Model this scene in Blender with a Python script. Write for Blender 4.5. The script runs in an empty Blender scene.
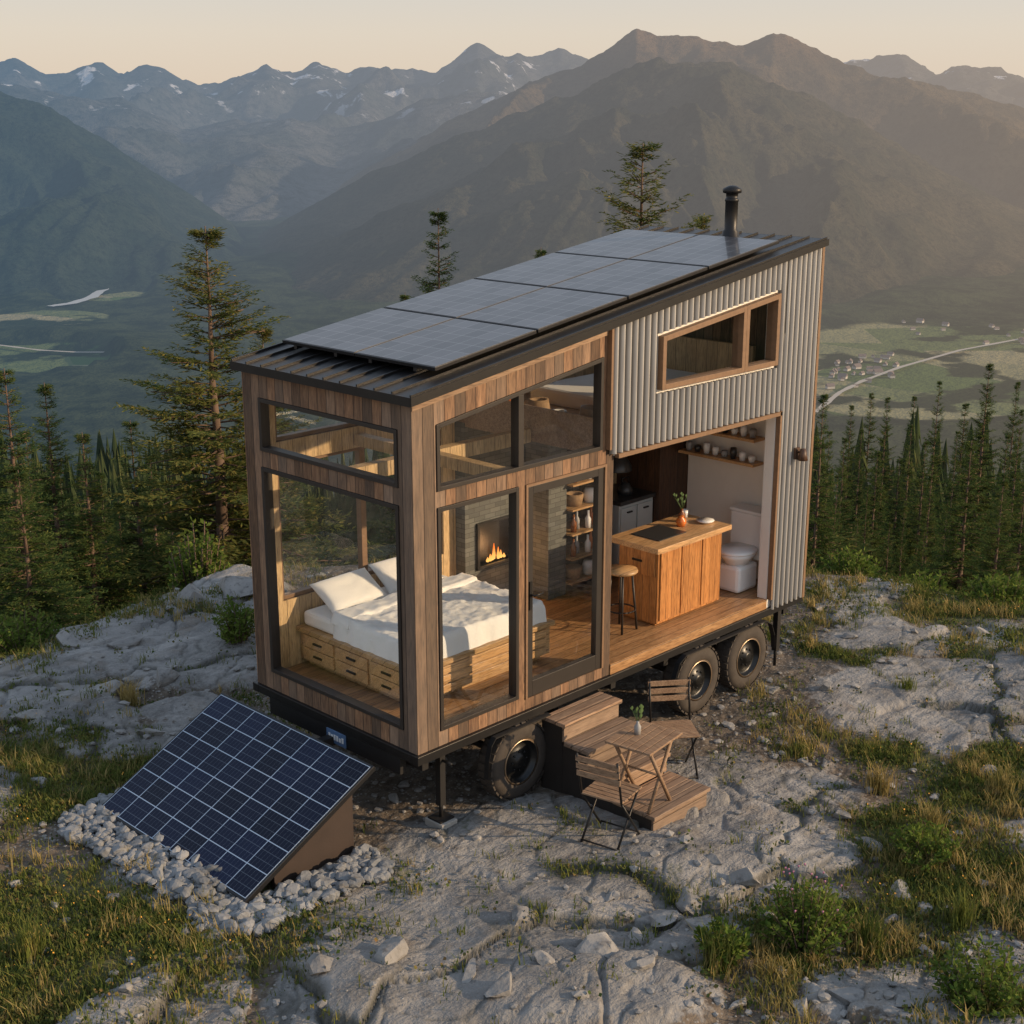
import bpy, bmesh, math, random
import numpy as np
from mathutils import Vector, Matrix, noise
random.seed(7); rng=np.random.default_rng(7)
R=math.radians
scene=bpy.context.scene; COL=scene.collection
# ------------------------------------------------------------------ camera frame
F=1406.0; TH=R(15.95); ST,CT=math.sin(TH),math.cos(TH)
CX,CY,CZ=-6.969,-7.890,5.87
RU,RV=.699,-.715; GU,GV=.715,.699
cam=bpy.data.cameras.new('camera'); camo=bpy.data.objects.new('camera',cam); COL.objects.link(camo)
camo.location=(CX,CY,CZ); camo.rotation_euler=(math.pi/2-TH,0,-math.atan2(GU,GV))
cam.sensor_width=36; cam.lens=36*F/1024; cam.clip_start=.1; cam.clip_end=40000
scene.camera=camo
scene.view_settings.view_transform='Standard'; scene.view_settings.look='None'; scene.view_settings.exposure=0
def ray(px,py):
    X=(px-512)/F; v=(512-py)/F; Y=CT+v*ST; Z=v*CT-ST
    return RU*X+GU*Y, RV*X+GV*Y, Z
def P(px,py,z=0):
    a,b,c=ray(px,py); k=(z-CZ)/c
    return (CX+a*k, CY+b*k)
def rf(x,y):
    dx=x-CX; dy=y-CY
    return RU*dx+RV*dy, GU*dx+GV*dy
def xy(r,f): return CX+RU*r+GU*f, CY+RV*r+GV*f
def proj(x,y,z=0):
    r,f=rf(x,y); Z=z-CZ; d=f*CT-Z*ST
    return 512+F*r/d, 512-F*(f*ST+Z*CT)/d
# ------------------------------------------------------------------ materials
class M:
    def __init__(s,name):
        s.m=bpy.data.materials.new(name); s.m.use_nodes=True; s.nt=s.m.node_tree; s.nt.nodes.clear()
        s.out=s.nt.nodes.new('ShaderNodeOutputMaterial')
    def n(s,t,ins=None,**pr):
        nd=s.nt.nodes.new('ShaderNode'+t)
        for k,v in pr.items(): setattr(nd,k,v)
        if ins:
            for k,v in ins.items(): s.set(nd.inputs[k],v)
        return nd
    def set(s,i,v):
        if isinstance(v,bpy.types.NodeSocket): s.nt.links.new(v,i)
        else:
            if i.type=='RGBA' and len(v)==3: v=(*v,1)
            i.default_value=v
    def math(s,op,a,b=0.0,c=0.0,clamp=False):
        nd=s.n('Math',{0:a,1:b,2:c},operation=op,use_clamp=clamp); return nd.outputs[0]
    def mix(s,f,a,b,mode='MIX'):
        nd=s.nt.nodes.new('ShaderNodeMix'); nd.data_type='RGBA'; nd.blend_type=mode
        s.set(nd.inputs[0],f); s.set(nd.inputs[6],a); s.set(nd.inputs[7],b); return nd.outputs[2]
    def pos(s): return s.n('NewGeometry').outputs['Position']
    def objc(s): return s.n('TexCoord').outputs['Object']
    def map(s,v,sc=(1,1,1)): return s.n('Mapping',{'Vector':v,'Scale':sc}).outputs[0]
    def noise(s,v,scale,detail=3,rough=.55): return s.n('TexNoise',{'Vector':v,'Scale':scale,'Detail':detail,'Roughness':rough}).outputs['Fac']
    def ramp(s,f,a,b): 
        nd=s.n('MapRange',{'Value':f,'From Min':a,'From Max':b}); nd.clamp=True; return nd.outputs[0]
    def bump(s,h,st=.4,dist=.01): return s.n('Bump',{'Height':h,'Strength':st,'Distance':dist}).outputs[0]
    def bsdf(s,**k):
        b=s.n('BsdfPrincipled',{q.replace('_',' '):v for q,v in k.items()}); return b.outputs[0]
    def end(s,sh): s.nt.links.new(sh,s.out.inputs[0]); return s.m
def flat(name,col,rough=.6,metal=0.0,var=.18,scale=6,bump=.15):
    m=M(name); p=m.pos(); f=m.noise(p,scale)
    c=m.mix(f,tuple(x*(1-var) for x in col),tuple(min(1,x*(1+var)) for x in col))
    f2=m.noise(p,scale*12,2)
    return m.end(m.bsdf(Base_Color=c,Roughness=rough,Metallic=metal,Normal=m.bump(f2,bump,.004)))
def wood(name,c1,c2,axis='z',w=.1,rough=.6,gap=.05,varr=.5,stain=0.0):
    m=M(name); p=m.pos(); sp=m.n('SeparateXYZ',{0:p}).outputs
    if axis=='z': ac=m.math('ADD',sp[0],sp[1]); sc=(9,9,.9)
    elif axis=='x': ac=m.math('ADD',sp[1],sp[2]); sc=(.9,9,9)
    else: ac=m.math('ADD',sp[0],sp[2]); sc=(9,.9,9)
    q=m.math('DIVIDE',ac,w); idn=m.math('FLOOR',q); fr=m.math('FRACT',q)
    wn=m.n('TexWhiteNoise',{'W':idn},noise_dimensions='1D').outputs['Value']
    pv=m.n('VectorMath',{0:m.map(p,sc),1:m.n('CombineXYZ',{0:m.math('MULTIPLY',wn,40.0),1:wn,2:m.math('MULTIPLY',wn,17.0)}).outputs[0]},operation='ADD').outputs[0]
    g=m.noise(pv,3.2,4,.65); g2=m.noise(pv,11,2)
    c=m.mix(m.ramp(g,.3,.72),c1,c2)
    c=m.mix(m.ramp(g2,.45,.8),c,tuple(x*.45 for x in c1))
    if stain:
        w2=m.n('TexWhiteNoise',{'W':m.math('ADD',idn,.37)},noise_dimensions='1D').outputs['Value']
        c=m.mix(m.math('MULTIPLY',m.ramp(w2,.4,.95),.5),c,m.mix(g,(.07,.058,.048),(.20,.17,.14)))
    br=m.math('ADD',1-varr/2,m.math('MULTIPLY',wn,varr))
    c=m.mix(1.0,c,m.n('CombineColor',{0:br,1:br,2:br}).outputs[0],'MULTIPLY')
    if stain: c=m.mix(m.math('MULTIPLY',m.ramp(m.noise(p,1.7,4),.42,.7),stain),c,(.08,.065,.052))
    e=m.math('MINIMUM',fr,m.math('SUBTRACT',1.0,fr)); gp=m.ramp(e,gap*.3,gap)
    if gap>0: c=m.mix(gp,tuple(x*.2 for x in c1),c)
    h=m.math('ADD',m.math('MULTIPLY',gp,1.0 if gap>0 else 0.0),m.math('MULTIPLY',g2,.4))
    return m.end(m.bsdf(Base_Color=c,Roughness=rough,Normal=m.bump(h,.5,.004)))
MT={}
MT['clad']=wood('weathered_boards',(.11,.054,.028),(.28,.16,.085),'z',.115,.75,.045,.9,.35)
MT['trimx']=wood('trim_wood_x',(.22,.13,.075),(.36,.24,.15),'x',.3,.6,0,.2)
MT['inz']=wood('interior_boards',(.48,.32,.16),(.66,.47,.26),'z',.14,.5,.03,.25)
MT['iny']=wood('ceiling_boards',(.42,.27,.13),(.56,.38,.21),'x',.12,.5,.03,.25)
MT['floor']=wood('floor_boards',(.29,.15,.065),(.45,.26,.12),'x',.11,.35,.04,.35)
MT['bedw']=wood('bed_wood',(.40,.23,.10),(.55,.35,.17),'x',.15,.45,.03,.25)
MT['island']=wood('island_wood',(.38,.15,.04),(.55,.25,.08),'z',.09,.4,.035,.3)
MT['islandtop']=wood('island_top',(.5,.28,.12),(.64,.4,.2),'x',.12,.35,.015,.2)
MT['dark']=wood('dark_wood',(.055,.028,.016),(.12,.06,.033),'z',.12,.5,.04,.4)
MT['step']=wood('step_boards',(.27,.155,.09),(.42,.28,.18),'x',.12,.7,.05,.3,.2)
MT['slat']=wood('slat_wood',(.22,.13,.075),(.36,.24,.15),'y',.4,.65,0,.1)
MT['black']=flat('black_metal',(.022,.021,.021),.42,.5,.3)
MT['frame']=flat('window_frame_black',(.028,.023,.02),.5,.2,.25)
MT['wframe']=flat('window_frame_wood',(.19,.11,.06),.55,0,.3,20)
MT['chassis']=flat('chassis_black',(.018,.017,.017),.55,.3)
MT['tyre']=flat('tyre_rubber',(.05,.04,.032),.85,0,.5,12,.4)
MT['rim']=flat('rim_metal',(.03,.03,.03),.35,.7)
MT['rimb']=flat('rim_edge',(.34,.25,.17),.35,.8)
MT['white']=flat('white_ceramic',(.80,.79,.77),.2,0,.04)
MT['paint']=flat('white_wall_paint',(.74,.70,.64),.7,0,.06)
MT['cab']=flat('pale_cabinet',(.50,.52,.50),.5,0,.06)
MT['ctop']=flat('dark_counter',(.04,.04,.04),.3)
MT['linen']=flat('white_linen',(.78,.77,.75),.9,0,.05,3,.5)
MT['glassware']=flat('bottle_brown',(.2,.07,.02),.2)
MT['rattan']=flat('basket_rattan',(.3,.19,.1),.8,0,.4,30,.6)
MT['greyp']=flat('grey_pottery',(.3,.3,.3),.5)
MT['orange']=flat('orange_glaze',(.6,.16,.03),.3)
MT['corten']=flat('brown_support_board',(.035,.022,.017),.7,0,.35,5)
MT['alu']=flat('black_panel_frame',(.02,.02,.022),.4,.5)
MT['plate']=flat('plate_blue',(.10,.17,.30),.4)
MT['green']=flat('leaf_green',(.06,.11,.03),.6,0,.5,20)
MT['conc']=flat('grey_block',(.33,.31,.28),.85,0,.2,10)
def mat_glass():
    m=M('window_glass'); fr=m.n('LayerWeight',{'Blend':.5}).outputs['Facing']
    f=m.math('MULTIPLY_ADD',m.math('POWER',fr,3.0),.6,.055,clamp=True)
    a=m.n('BsdfTransparent',{'Color':(.94,.955,.95)}).outputs[0]; b=m.n('BsdfGlossy',{'Color':(.95,.95,.95),'Roughness':.01}).outputs[0]
    mx=m.n('MixShader',{0:f,1:a,2:b}); return m.end(mx.outputs[0])
MT['glass']=mat_glass()
def mat_corr():
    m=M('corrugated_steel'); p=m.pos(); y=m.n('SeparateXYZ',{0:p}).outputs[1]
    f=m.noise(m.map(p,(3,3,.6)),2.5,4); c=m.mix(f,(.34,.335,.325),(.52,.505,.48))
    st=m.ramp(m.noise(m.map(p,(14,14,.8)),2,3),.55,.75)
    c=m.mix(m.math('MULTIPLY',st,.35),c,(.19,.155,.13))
    c=m.mix(m.math('MULTIPLY',m.ramp(y,-.036,-.014),.93),c,(.035,.032,.03))  # grime and rib shade painted into the troughs by depth
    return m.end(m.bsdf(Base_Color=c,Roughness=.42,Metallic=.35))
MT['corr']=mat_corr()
def mat_brick():
    m=M('grey_ledgestone'); p=m.pos(); sp=m.n('SeparateXYZ',{0:p}).outputs
    v=m.n('CombineXYZ',{0:m.math('ADD',sp[0],sp[1]),1:sp[2],2:0.0}).outputs[0]
    b=m.n('TexBrick',{'Vector':v,'Color1':(.07,.075,.07),'Color2':(.15,.155,.14),'Mortar':(.03,.03,.03),'Scale':4.0,'Mortar Size':.012,'Brick Width':.6,'Row Height':.2})
    c=m.mix(m.noise(p,9),b.outputs[0],(.07,.07,.065)); c=m.mix(.4,c,b.outputs[0])
    return m.end(m.bsdf(Base_Color=c,Roughness=.8,Normal=m.bump(m.math('ADD',b.outputs[1],m.math('MULTIPLY',m.noise(p,14),-.6)),-.5,.01)))
MT['stone']=mat_brick()
def mat_cells(name,base,line,nx,ny,sx,sy,lw,rough,coat,spec,bus=True):
    m=M(name); sp=m.n('SeparateXYZ',{0:m.objc()}).outputs
    def ln(s,pitch,w):
        fr=m.math('FRACT',m.math('ADD',m.math('DIVIDE',s,pitch),100.0)); e=m.math('MINIMUM',fr,m.math('SUBTRACT',1.0,fr))
        return m.math('LESS_THAN',e,w/pitch/2)
    a=m.math('MAXIMUM',ln(sp[0],sx/nx,lw),ln(sp[1],sy/ny,lw))
    idx=m.math('FLOOR',m.math('DIVIDE',sp[0],sx/nx)); idy=m.math('FLOOR',m.math('DIVIDE',sp[1],sy/ny))
    wn=m.n('TexWhiteNoise',{'Vector':m.n('CombineXYZ',{0:idx,1:idy,2:0.0}).outputs[0]}).outputs['Value']
    c=m.mix(wn,tuple(x*.7 for x in base),tuple(x*1.5 for x in base))
    if bus:
        b=m.math('MAXIMUM',ln(sp[0],sx/nx/3,lw*.4),ln(sp[1],sy/ny/6,lw*.2)); c=m.mix(m.math('MULTIPLY',b,.25),c,line)
    c=m.mix(a,c,line)
    return m.end(m.bsdf(Base_Color=c,Roughness=rough,Specular_IOR_Level=spec,Coat_Weight=coat,Coat_Roughness=.06))
MT['cells']=mat_cells('solar_cells',(.004,.008,.026),(.42,.50,.60),6,8,1.42,2.1,.008,.4,0,.15)
MT['rcells']=mat_cells('roof_solar_cells',(.045,.046,.052),(.17,.17,.18),6,6,1.13,.96,.007,.42,.4,.4,False)
def mat_fire():
    m=M('fire_flame'); z=m.n('SeparateXYZ',{0:m.pos()}).outputs[2]
    c=m.mix(m.ramp(z,1.37,1.50),(1,.5,.12),(1,.18,.02)); return m.end(m.n('Emission',{'Color':c,'Strength':1.7}).outputs[0])
MT['fire']=mat_fire()
def hazed(m,sh,D=9000.0):  # aerial haze painted in as emission, stronger with distance, warmer to the right
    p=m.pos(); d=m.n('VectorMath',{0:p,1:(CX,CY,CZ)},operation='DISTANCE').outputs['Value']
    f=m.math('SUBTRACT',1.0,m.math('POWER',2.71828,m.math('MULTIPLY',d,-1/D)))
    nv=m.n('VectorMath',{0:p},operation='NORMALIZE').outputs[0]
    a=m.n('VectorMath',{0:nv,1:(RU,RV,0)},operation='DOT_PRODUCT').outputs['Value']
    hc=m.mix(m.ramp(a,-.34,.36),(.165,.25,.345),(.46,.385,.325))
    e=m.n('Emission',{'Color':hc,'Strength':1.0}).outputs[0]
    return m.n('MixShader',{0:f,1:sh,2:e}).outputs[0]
def foliage(name,c1,c2,c3,scale=1.2,haze=False,tr=.3):
    m=M(name); p=m.pos(); f=m.noise(p,scale,2); g=m.noise(p,scale*9,1)
    c=m.mix(m.ramp(f,.35,.65),c1,c2); c=m.mix(m.ramp(g,.5,.75),c,c3)
    s=m.n('BsdfDiffuse',{'Color':c}).outputs[0]
    if tr: s=m.n('MixShader',{0:tr,1:s,2:m.n('BsdfTranslucent',{'Color':c}).outputs[0]}).outputs[0]
    if haze: s=hazed(m,s)
    return m.end(s)
MT['fir']=foliage('fir_needles',(.045,.082,.028),(.085,.12,.035),(.18,.175,.05),1.2,False,.3)
MT['pine']=foliage('pine_needles',(.065,.095,.03),(.13,.14,.04),(.28,.21,.065),1.2,False,.3)
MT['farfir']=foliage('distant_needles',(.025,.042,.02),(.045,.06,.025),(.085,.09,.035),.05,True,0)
MT['shrub']=foliage('shrub_leaves',(.07,.12,.025),(.13,.18,.035),(.2,.22,.06),3)
MT['grass']=foliage('green_grass',(.075,.105,.025),(.16,.18,.045),(.28,.24,.075),1.1)
MT['gold']=foliage('golden_grass',(.20,.18,.06),(.38,.28,.11),(.44,.34,.15),1.5)
MT['cover']=foliage('ground_cover',(.045,.07,.02),(.10,.115,.035),(.19,.115,.05),1.8,False,0)
MT['flower']=flat('yellow_petals',(.7,.33,.04),.7,0,.3)
MT['pink']=flat('pink_petals',(.4,.16,.24),.7,0,.3)
MT['bark']=flat('bark',(.13,.085,.06),.9,0,.4,10,.8)
def mat_rock(name,a,b,c):
    m=M(name); p=m.pos(); f=m.noise(p,1.6,5,.65); g=m.noise(p,14,4,.6); h=m.noise(p,5,4)
    col=m.mix(m.ramp(f,.3,.7),a,b); col=m.mix(m.ramp(g,.55,.75),col,c); col=m.mix(m.ramp(h,.62,.8),col,(.14,.11,.07))
    return m.end(m.bsdf(Base_Color=col,Roughness=.85,Normal=m.bump(m.math('ADD',g,m.math('MULTIPLY',h,.8)),.7,.02)))
MT['rock']=mat_rock('granite',(.16,.153,.145),(.33,.315,.295),(.10,.095,.09))
MT['cob']=mat_rock('cobble',(.12,.125,.13),(.29,.295,.30),(.08,.08,.08))
def mat_ground():
    m=M('hilltop_ground'); p=m.pos(); at=m.n('Attribute',attribute_name='mask').outputs['Color']
    sp=m.n('SeparateColor',{0:at}).outputs
    n1=m.noise(p,1.1,6,.62); n2=m.noise(p,9,6,.62); n3=m.noise(p,42,3,.6); st=m.noise(m.map(p,(1.2,3.6,1)),1.6,5,.6)
    rock=m.mix(m.ramp(n1,.34,.64),(.155,.148,.140),(.305,.29,.272)); rock=m.mix(m.math('MULTIPLY',m.ramp(st,.50,.66),.6),rock,(.105,.098,.09))
    rock=m.mix(m.math('MULTIPLY',m.ramp(n2,.54,.70),.65),rock,(.08,.074,.067)); rock=m.mix(m.math('MULTIPLY',m.ramp(n3,.55,.72),.45),rock,(.36,.345,.325))
    rock=m.mix(m.math('MULTIPLY',m.ramp(m.noise(p,2.3,4),.56,.72),.5),rock,(.18,.13,.08))
    rock=m.mix(m.math('MULTIPLY',m.ramp(m.noise(p,3.3,5,.7),.62,.70),.7),rock,(.07,.075,.028))
    dirt=m.mix(m.ramp(n2,.35,.65),(.06,.044,.031),(.165,.13,.095))
    vo=m.n('TexVoronoi',{'Vector':p,'Scale':26.0}); dirt=m.mix(m.ramp(vo.outputs['Distance'],.34,.16),dirt,m.mix(m.n('SeparateColor',{0:vo.outputs['Color']}).outputs[0],(.10,.09,.08),(.32,.30,.27)))
    gr=m.mix(m.ramp(n2,.35,.65),(.035,.042,.014),(.10,.105,.035)); gr=m.mix(m.ramp(n3,.5,.7),gr,(.13,.09,.045))
    def soft(v,k=.7): return m.ramp(m.math('ADD',v,m.math('MULTIPLY',m.math('SUBTRACT',n2,.5),k)),.38,.56)
    rmask=m.math('SUBTRACT',sp[0],m.math('MULTIPLY',m.ramp(m.noise(p,1.9,5,.65),.54,.68),.4))
    c=m.mix(soft(rmask,.7),dirt,rock); c=m.mix(soft(sp[1]),c,gr)
    c=m.mix(at.node.outputs['Alpha'],(.035,.034,.02),c)
    h=m.math('ADD',m.math('MULTIPLY',n1,1.2),m.math('ADD',m.math('MULTIPLY',n2,.65),m.math('ADD',m.math('MULTIPLY',n3,.2),m.math('MULTIPLY',st,1.0))))
    near=m.bsdf(Base_Color=c,Roughness=.85,Normal=m.bump(h,.9,.06))
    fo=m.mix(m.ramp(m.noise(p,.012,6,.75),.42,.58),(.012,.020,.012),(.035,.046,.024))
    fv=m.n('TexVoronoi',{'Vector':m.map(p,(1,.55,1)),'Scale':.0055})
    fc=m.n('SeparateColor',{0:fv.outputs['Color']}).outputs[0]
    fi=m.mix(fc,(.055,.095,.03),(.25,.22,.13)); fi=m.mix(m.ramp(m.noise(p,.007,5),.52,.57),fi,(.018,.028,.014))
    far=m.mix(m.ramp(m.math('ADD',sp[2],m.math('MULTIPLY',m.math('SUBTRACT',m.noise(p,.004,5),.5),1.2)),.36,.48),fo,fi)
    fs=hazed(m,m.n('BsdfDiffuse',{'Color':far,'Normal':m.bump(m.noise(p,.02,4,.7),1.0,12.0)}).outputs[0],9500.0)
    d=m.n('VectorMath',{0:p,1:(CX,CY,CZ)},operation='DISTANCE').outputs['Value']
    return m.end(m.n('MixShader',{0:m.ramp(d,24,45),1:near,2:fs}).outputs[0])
MT['ground']=mat_ground()
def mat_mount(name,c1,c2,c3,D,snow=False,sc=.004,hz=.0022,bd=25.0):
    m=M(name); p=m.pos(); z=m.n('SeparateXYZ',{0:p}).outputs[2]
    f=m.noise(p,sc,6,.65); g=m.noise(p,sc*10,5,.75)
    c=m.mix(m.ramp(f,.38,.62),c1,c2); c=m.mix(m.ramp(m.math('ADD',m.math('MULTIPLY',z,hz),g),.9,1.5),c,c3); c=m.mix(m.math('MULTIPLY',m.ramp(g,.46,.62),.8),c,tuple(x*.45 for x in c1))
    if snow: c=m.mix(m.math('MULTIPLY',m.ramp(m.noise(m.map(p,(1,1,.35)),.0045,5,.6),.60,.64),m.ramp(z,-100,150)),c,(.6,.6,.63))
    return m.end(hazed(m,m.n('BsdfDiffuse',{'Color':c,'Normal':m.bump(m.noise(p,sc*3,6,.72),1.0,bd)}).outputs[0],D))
# ------------------------------------------------------------------ mesh helpers
class MB:
    def __init__(s): s.v=[]; s.f=[]; s.s=[]
    def add(s,vs,fs,sm=False):
        o=len(s.v); s.v+= [tuple(v) for v in vs]; s.f+=[tuple(i+o for i in f) for f in fs]; s.s+=[sm]*len(fs); return s
    def box(s,x0,x1,y0,y1,z0,z1,mx=None):
        vs=[(x,y,z) for x in(x0,x1) for y in(y0,y1) for z in(z0,z1)]
        if mx: vs=[mx@Vector(v) for v in vs]
        return s.add(vs,[(0,1,3,2),(4,6,7,5),(0,4,5,1),(2,3,7,6),(0,2,6,4),(1,5,7,3)])
    def prism(s,poly,vec):
        n=len(poly); a=[Vector(p) for p in poly]; b=[p+Vector(vec) for p in a]
        return s.add(a+b,[tuple(range(n))[::-1],tuple(range(n,2*n))]+[(i,(i+1)%n,n+(i+1)%n,n+i) for i in range(n)])
    def xz(s,poly,y0,y1): return s.prism([(p[0],y0,p[1]) for p in poly],(0,y1-y0,0))
    def tube(s,p0,p1,r0,r1=None,n=8):
        if r1 is None: r1=r0
        p0=Vector(p0);p1=Vector(p1); d=(p1-p0).normalized(); u=d.orthogonal().normalized(); w=d.cross(u)
        vs=[]
        for p,r in((p0,r0),(p1,r1)):
            for i in range(n): a=2*math.pi*i/n; vs.append(p+(u*math.cos(a)+w*math.sin(a))*r)
        s.add(vs,[(i,(i+1)%n,n+(i+1)%n,n+i) for i in range(n)]+[tuple(range(n))[::-1],tuple(range(n,2*n))],True); return s
    def lathe(s,c,prof,n=24,axis='z'):
        vs=[];c=Vector(c)
        for r,h in prof:
            for i in range(n):
                a=2*math.pi*i/n; x,y=r*math.cos(a),r*math.sin(a)
                vs.append(c+(Vector((x,y,h)) if axis=='z' else Vector((x,h,y))))
        fs=[(k*n+i,k*n+(i+1)%n,(k+1)*n+(i+1)%n,(k+1)*n+i) for k in range(len(prof)-1) for i in range(n)]
        return s.add(vs,fs,True)
    def build(s,name,mat,parent=None,recalc=True,bevel=0,local=False,tag=None):
        me=bpy.data.meshes.new(name); v=s.v
        if parent is not None and not local:
            L=parent.get('_w',None); L=Vector(L) if L is not None else Vector((0,0,0)); v=[(a-L[0],b-L[1],c-L[2]) for a,b,c in v]
        me.from_pydata(v,[],s.f); me.polygons.foreach_set('use_smooth',s.s)
        if recalc:
            bm=bmesh.new(); bm.from_mesh(me); bmesh.ops.recalc_face_normals(bm,faces=bm.faces); bm.to_mesh(me); bm.free()
        me.materials.append(MT[mat] if isinstance(mat,str) else mat); me.update()
        o=bpy.data.objects.new(name,me); COL.objects.link(o)
        if parent is not None: o.parent=parent; o['_w']=parent.get('_w',(0,0,0)) if not local else (0,0,0)
        if bevel: b=o.modifiers.new('bevel','BEVEL'); b.width=bevel; b.segments=2; b.limit_method='ANGLE'
        if tag: T(o,*tag)
        return o
def T(o,label,cat,group=None,kind=None):
    if label: o['label']=label
    if cat: o['category']=cat
    if group: o['group']=group
    if kind: o['kind']=kind
    return o
def thing(name,label,cat,loc=(0,0,0),rz=0,group=None,local=False):
    o=bpy.data.objects.new(name,None); COL.objects.link(o); o.location=loc; o.rotation_euler=(0,0,rz); o.empty_display_size=.1
    o['_w']=tuple(loc) if not local else (0,0,0)
    return T(o,label,cat,group)
def dup(root,loc,rz,label=None,scale=None,group=None):
    r=root.copy(); COL.objects.link(r); r.location=loc; r.rotation_euler=(0,0,rz)
    if scale: r.scale=scale
    if label: r['label']=label
    if group: r['group']=group
    for ch in root.children:
        c=ch.copy(); COL.objects.link(c); c.parent=r
        for g in ch.children:
            d=g.copy(); COL.objects.link(d); d.parent=c
    return r
def npmesh(name,verts,faces_q,mat,smooth=False,k=4):
    me=bpy.data.meshes.new(name); n=len(faces_q)
    me.vertices.add(len(verts)); me.vertices.foreach_set('co',np.asarray(verts,dtype=np.float32).ravel())
    me.loops.add(n*k); me.loops.foreach_set('vertex_index',np.asarray(faces_q,dtype=np.int32).ravel())
    me.polygons.add(n); me.polygons.foreach_set('loop_start',np.arange(n,dtype=np.int32)*k)
    me.polygons.foreach_set('use_smooth',np.full(n,smooth))
    me.materials.append(MT[mat] if isinstance(mat,str) else mat); me.update(calc_edges=True); me.validate()
    o=bpy.data.objects.new(name,me); COL.objects.link(o); return o
# ------------------------------------------------------------------ ground
ROCKZ=[(620,850,225,62),(480,930,190,85),(390,1000,130,55),(720,800,140,42),(940,697,125,42),(170,650,115,44),(90,740,60,24),(215,590,60,26),(570,1000,150,45),(900,640,80,12),(30,700,40,12),(200,720,60,20),(690,930,70,36),(870,990,60,30),(800,850,60,30)]
GRASSZ=[(60,950,190,90),(330,940,60,40),(60,775,100,45),(20,640,60,30),(960,900,100,66),(1000,775,90,40),(900,748,60,12),(930,600,130,22),(1000,640,60,20),(130,610,120,22),(290,880,40,24),(820,925,80,45),(250,650,20,12),(410,880,26,14),(790,745,20,8),(720,965,26,20),(1000,1000,50,40),(850,655,50,8),(900,830,60,28)]
FIELDZ=[(930,372,190,44),(25,362,80,17),(50,318,60,8),(95,290,50,12)]
def zone(px,py,Z,w=1.0):
    m=0
    for a,b,c,d in Z:
        q=((px-a)/c)**2+((py-b)/d)**2
        if q<2.2: m=max(m,min(1,max(0,1.35-q*.85)))
    return m
def sm(t): t=max(0,min(1,t)); return t*t*(3-2*t)
def E(r): return max(12.5,18.4-(.095 if r<0 else .045)*r*r+.9*noise.noise(Vector((r*.45,3,0))))
def ground(x,y,want=False):
    r,f=rf(x,y); rk=gr=fl=0.0; z=0.0; ck=1.0
    nz=noise.noise(Vector((x*.9,y*.9,1)))
    if f<26 and f>1:
        px,py=proj(x,y); px+=nz*22; py+=noise.noise(Vector((x*1.6,y*1.6,5)))*14
        rk=zone(px,py,ROCKZ); gr=zone(px,py,GRASSZ)
        n5=noise.noise(Vector((x*.8+9,y*.8,0)))
        if gr==0 and rk<.3: gr=max(0,min(.45,.25+n5*.7)) if (px<420 or px>740) else 0
        gr*=.55+.45*sm((noise.noise(Vector((x*1.7,y*1.7,21)))+.15)*4)
        if py>560 and px<240 or px>820: rk=max(rk,sm((noise.noise(Vector((x*.6,y*.6,14)))+.05)*4)*.8)
        gr*=1-.6*sm(rk)
    hd=max(-.5-x,x-6.2,-.7-y,y-2.7,0); w=sm(hd/1.3)   # level ground round the trailer
    sd=max(-2.0-x,x,0-y,y-2.5,0); w*=sm(.3+sd/1.2)
    if f<30:
        und=.16*noise.noise(Vector((x*.3,y*.3,2)))+.07*nz
        rr=noise.fractal(Vector((x*.6,y*.9,0)),1.0,2.1,4)
        wx=x+.45*noise.noise(Vector((x*.9,y*.9,9)))+.08*noise.noise(Vector((x*4,y*4,9))); wy=y+.45*noise.noise(Vector((x*.9,y*.9,19)))+.08*noise.noise(Vector((x*4,y*4,19)))
        rs=sm(rk*1.3-.2)
        z=und*w+rs*(.075+.07*rr)*(.35+.65*w)+(1-.75*rs)*(.02*noise.noise(Vector((x*5,y*5,0)))+.013*noise.noise(Vector((x*13,y*13,0))))
        if rk>.15 and f<22:
            for sc,am in((.52,.125),(1.5,.026)):
                d,pt=noise.voronoi(Vector((wx*sc,wy*sc*1.5,0)),distance_metric='DISTANCE',exponent=2.5)
                c_=pt[0]; tl=noise.noise(Vector((c_[0]*5.3,c_[1]*5.3,4.2))); ta_=noise.noise(Vector((c_[0]*3.3,c_[1]*7.3,1.2)))
                gw=.035 if am>.1 else .06
                g_=min(1,(d[1]-d[0])/gw); s_=sm(rk*1.6-.2)
                z+=s_*(.25+.75*w)*am*(tl*1.0+ta_*((wx*sc-c_[0])*1.2+(wy*sc*1.5-c_[1])*.8))
                if g_<1: z-=s_*.035*(1-g_)*(.3+.7*w)*(1 if am>.1 else .4); ck=min(ck,1-(1-g_)*(.9 if am>.1 else .5)*s_*sm(noise.noise(Vector((x*.7,y*.7,44)))*3+.8))
    e=f-E(r)
    if e>0: z-=.30*e+3.2*(1-math.exp(-e/5)); z+=min(1,e/50)*6*noise.noise(Vector((x*.01,y*.01,0)))
    fl0=-400
    if z<fl0+1 or f>1100:
        px,py=proj(x,y,-400); fl=zone(px,py,FIELDZ); hl=max(0,.25+noise.fractal(Vector((x*.0014,y*.0014,3)),.9,2,4))*36*(1-min(1,fl*2.5)); z=max(z,fl0+hl*sm((f-1200)/500))
    if want: return z,rk,gr,fl,ck
    return z
angs=list(np.linspace(-75,-27,50)[:-1])+list(np.linspace(-27,27,680))+list(np.linspace(27,75,50)[1:])
fs=list(np.arange(3,7.5,.3))+list(np.arange(7.5,20,.034)); q=20.0
while q<1500: q*=1.05; fs.append(q)
while q<14000: q*=1.02; fs.append(q)
ta=[math.tan(R(a)) for a in angs]; nv=[];cols=[]
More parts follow.
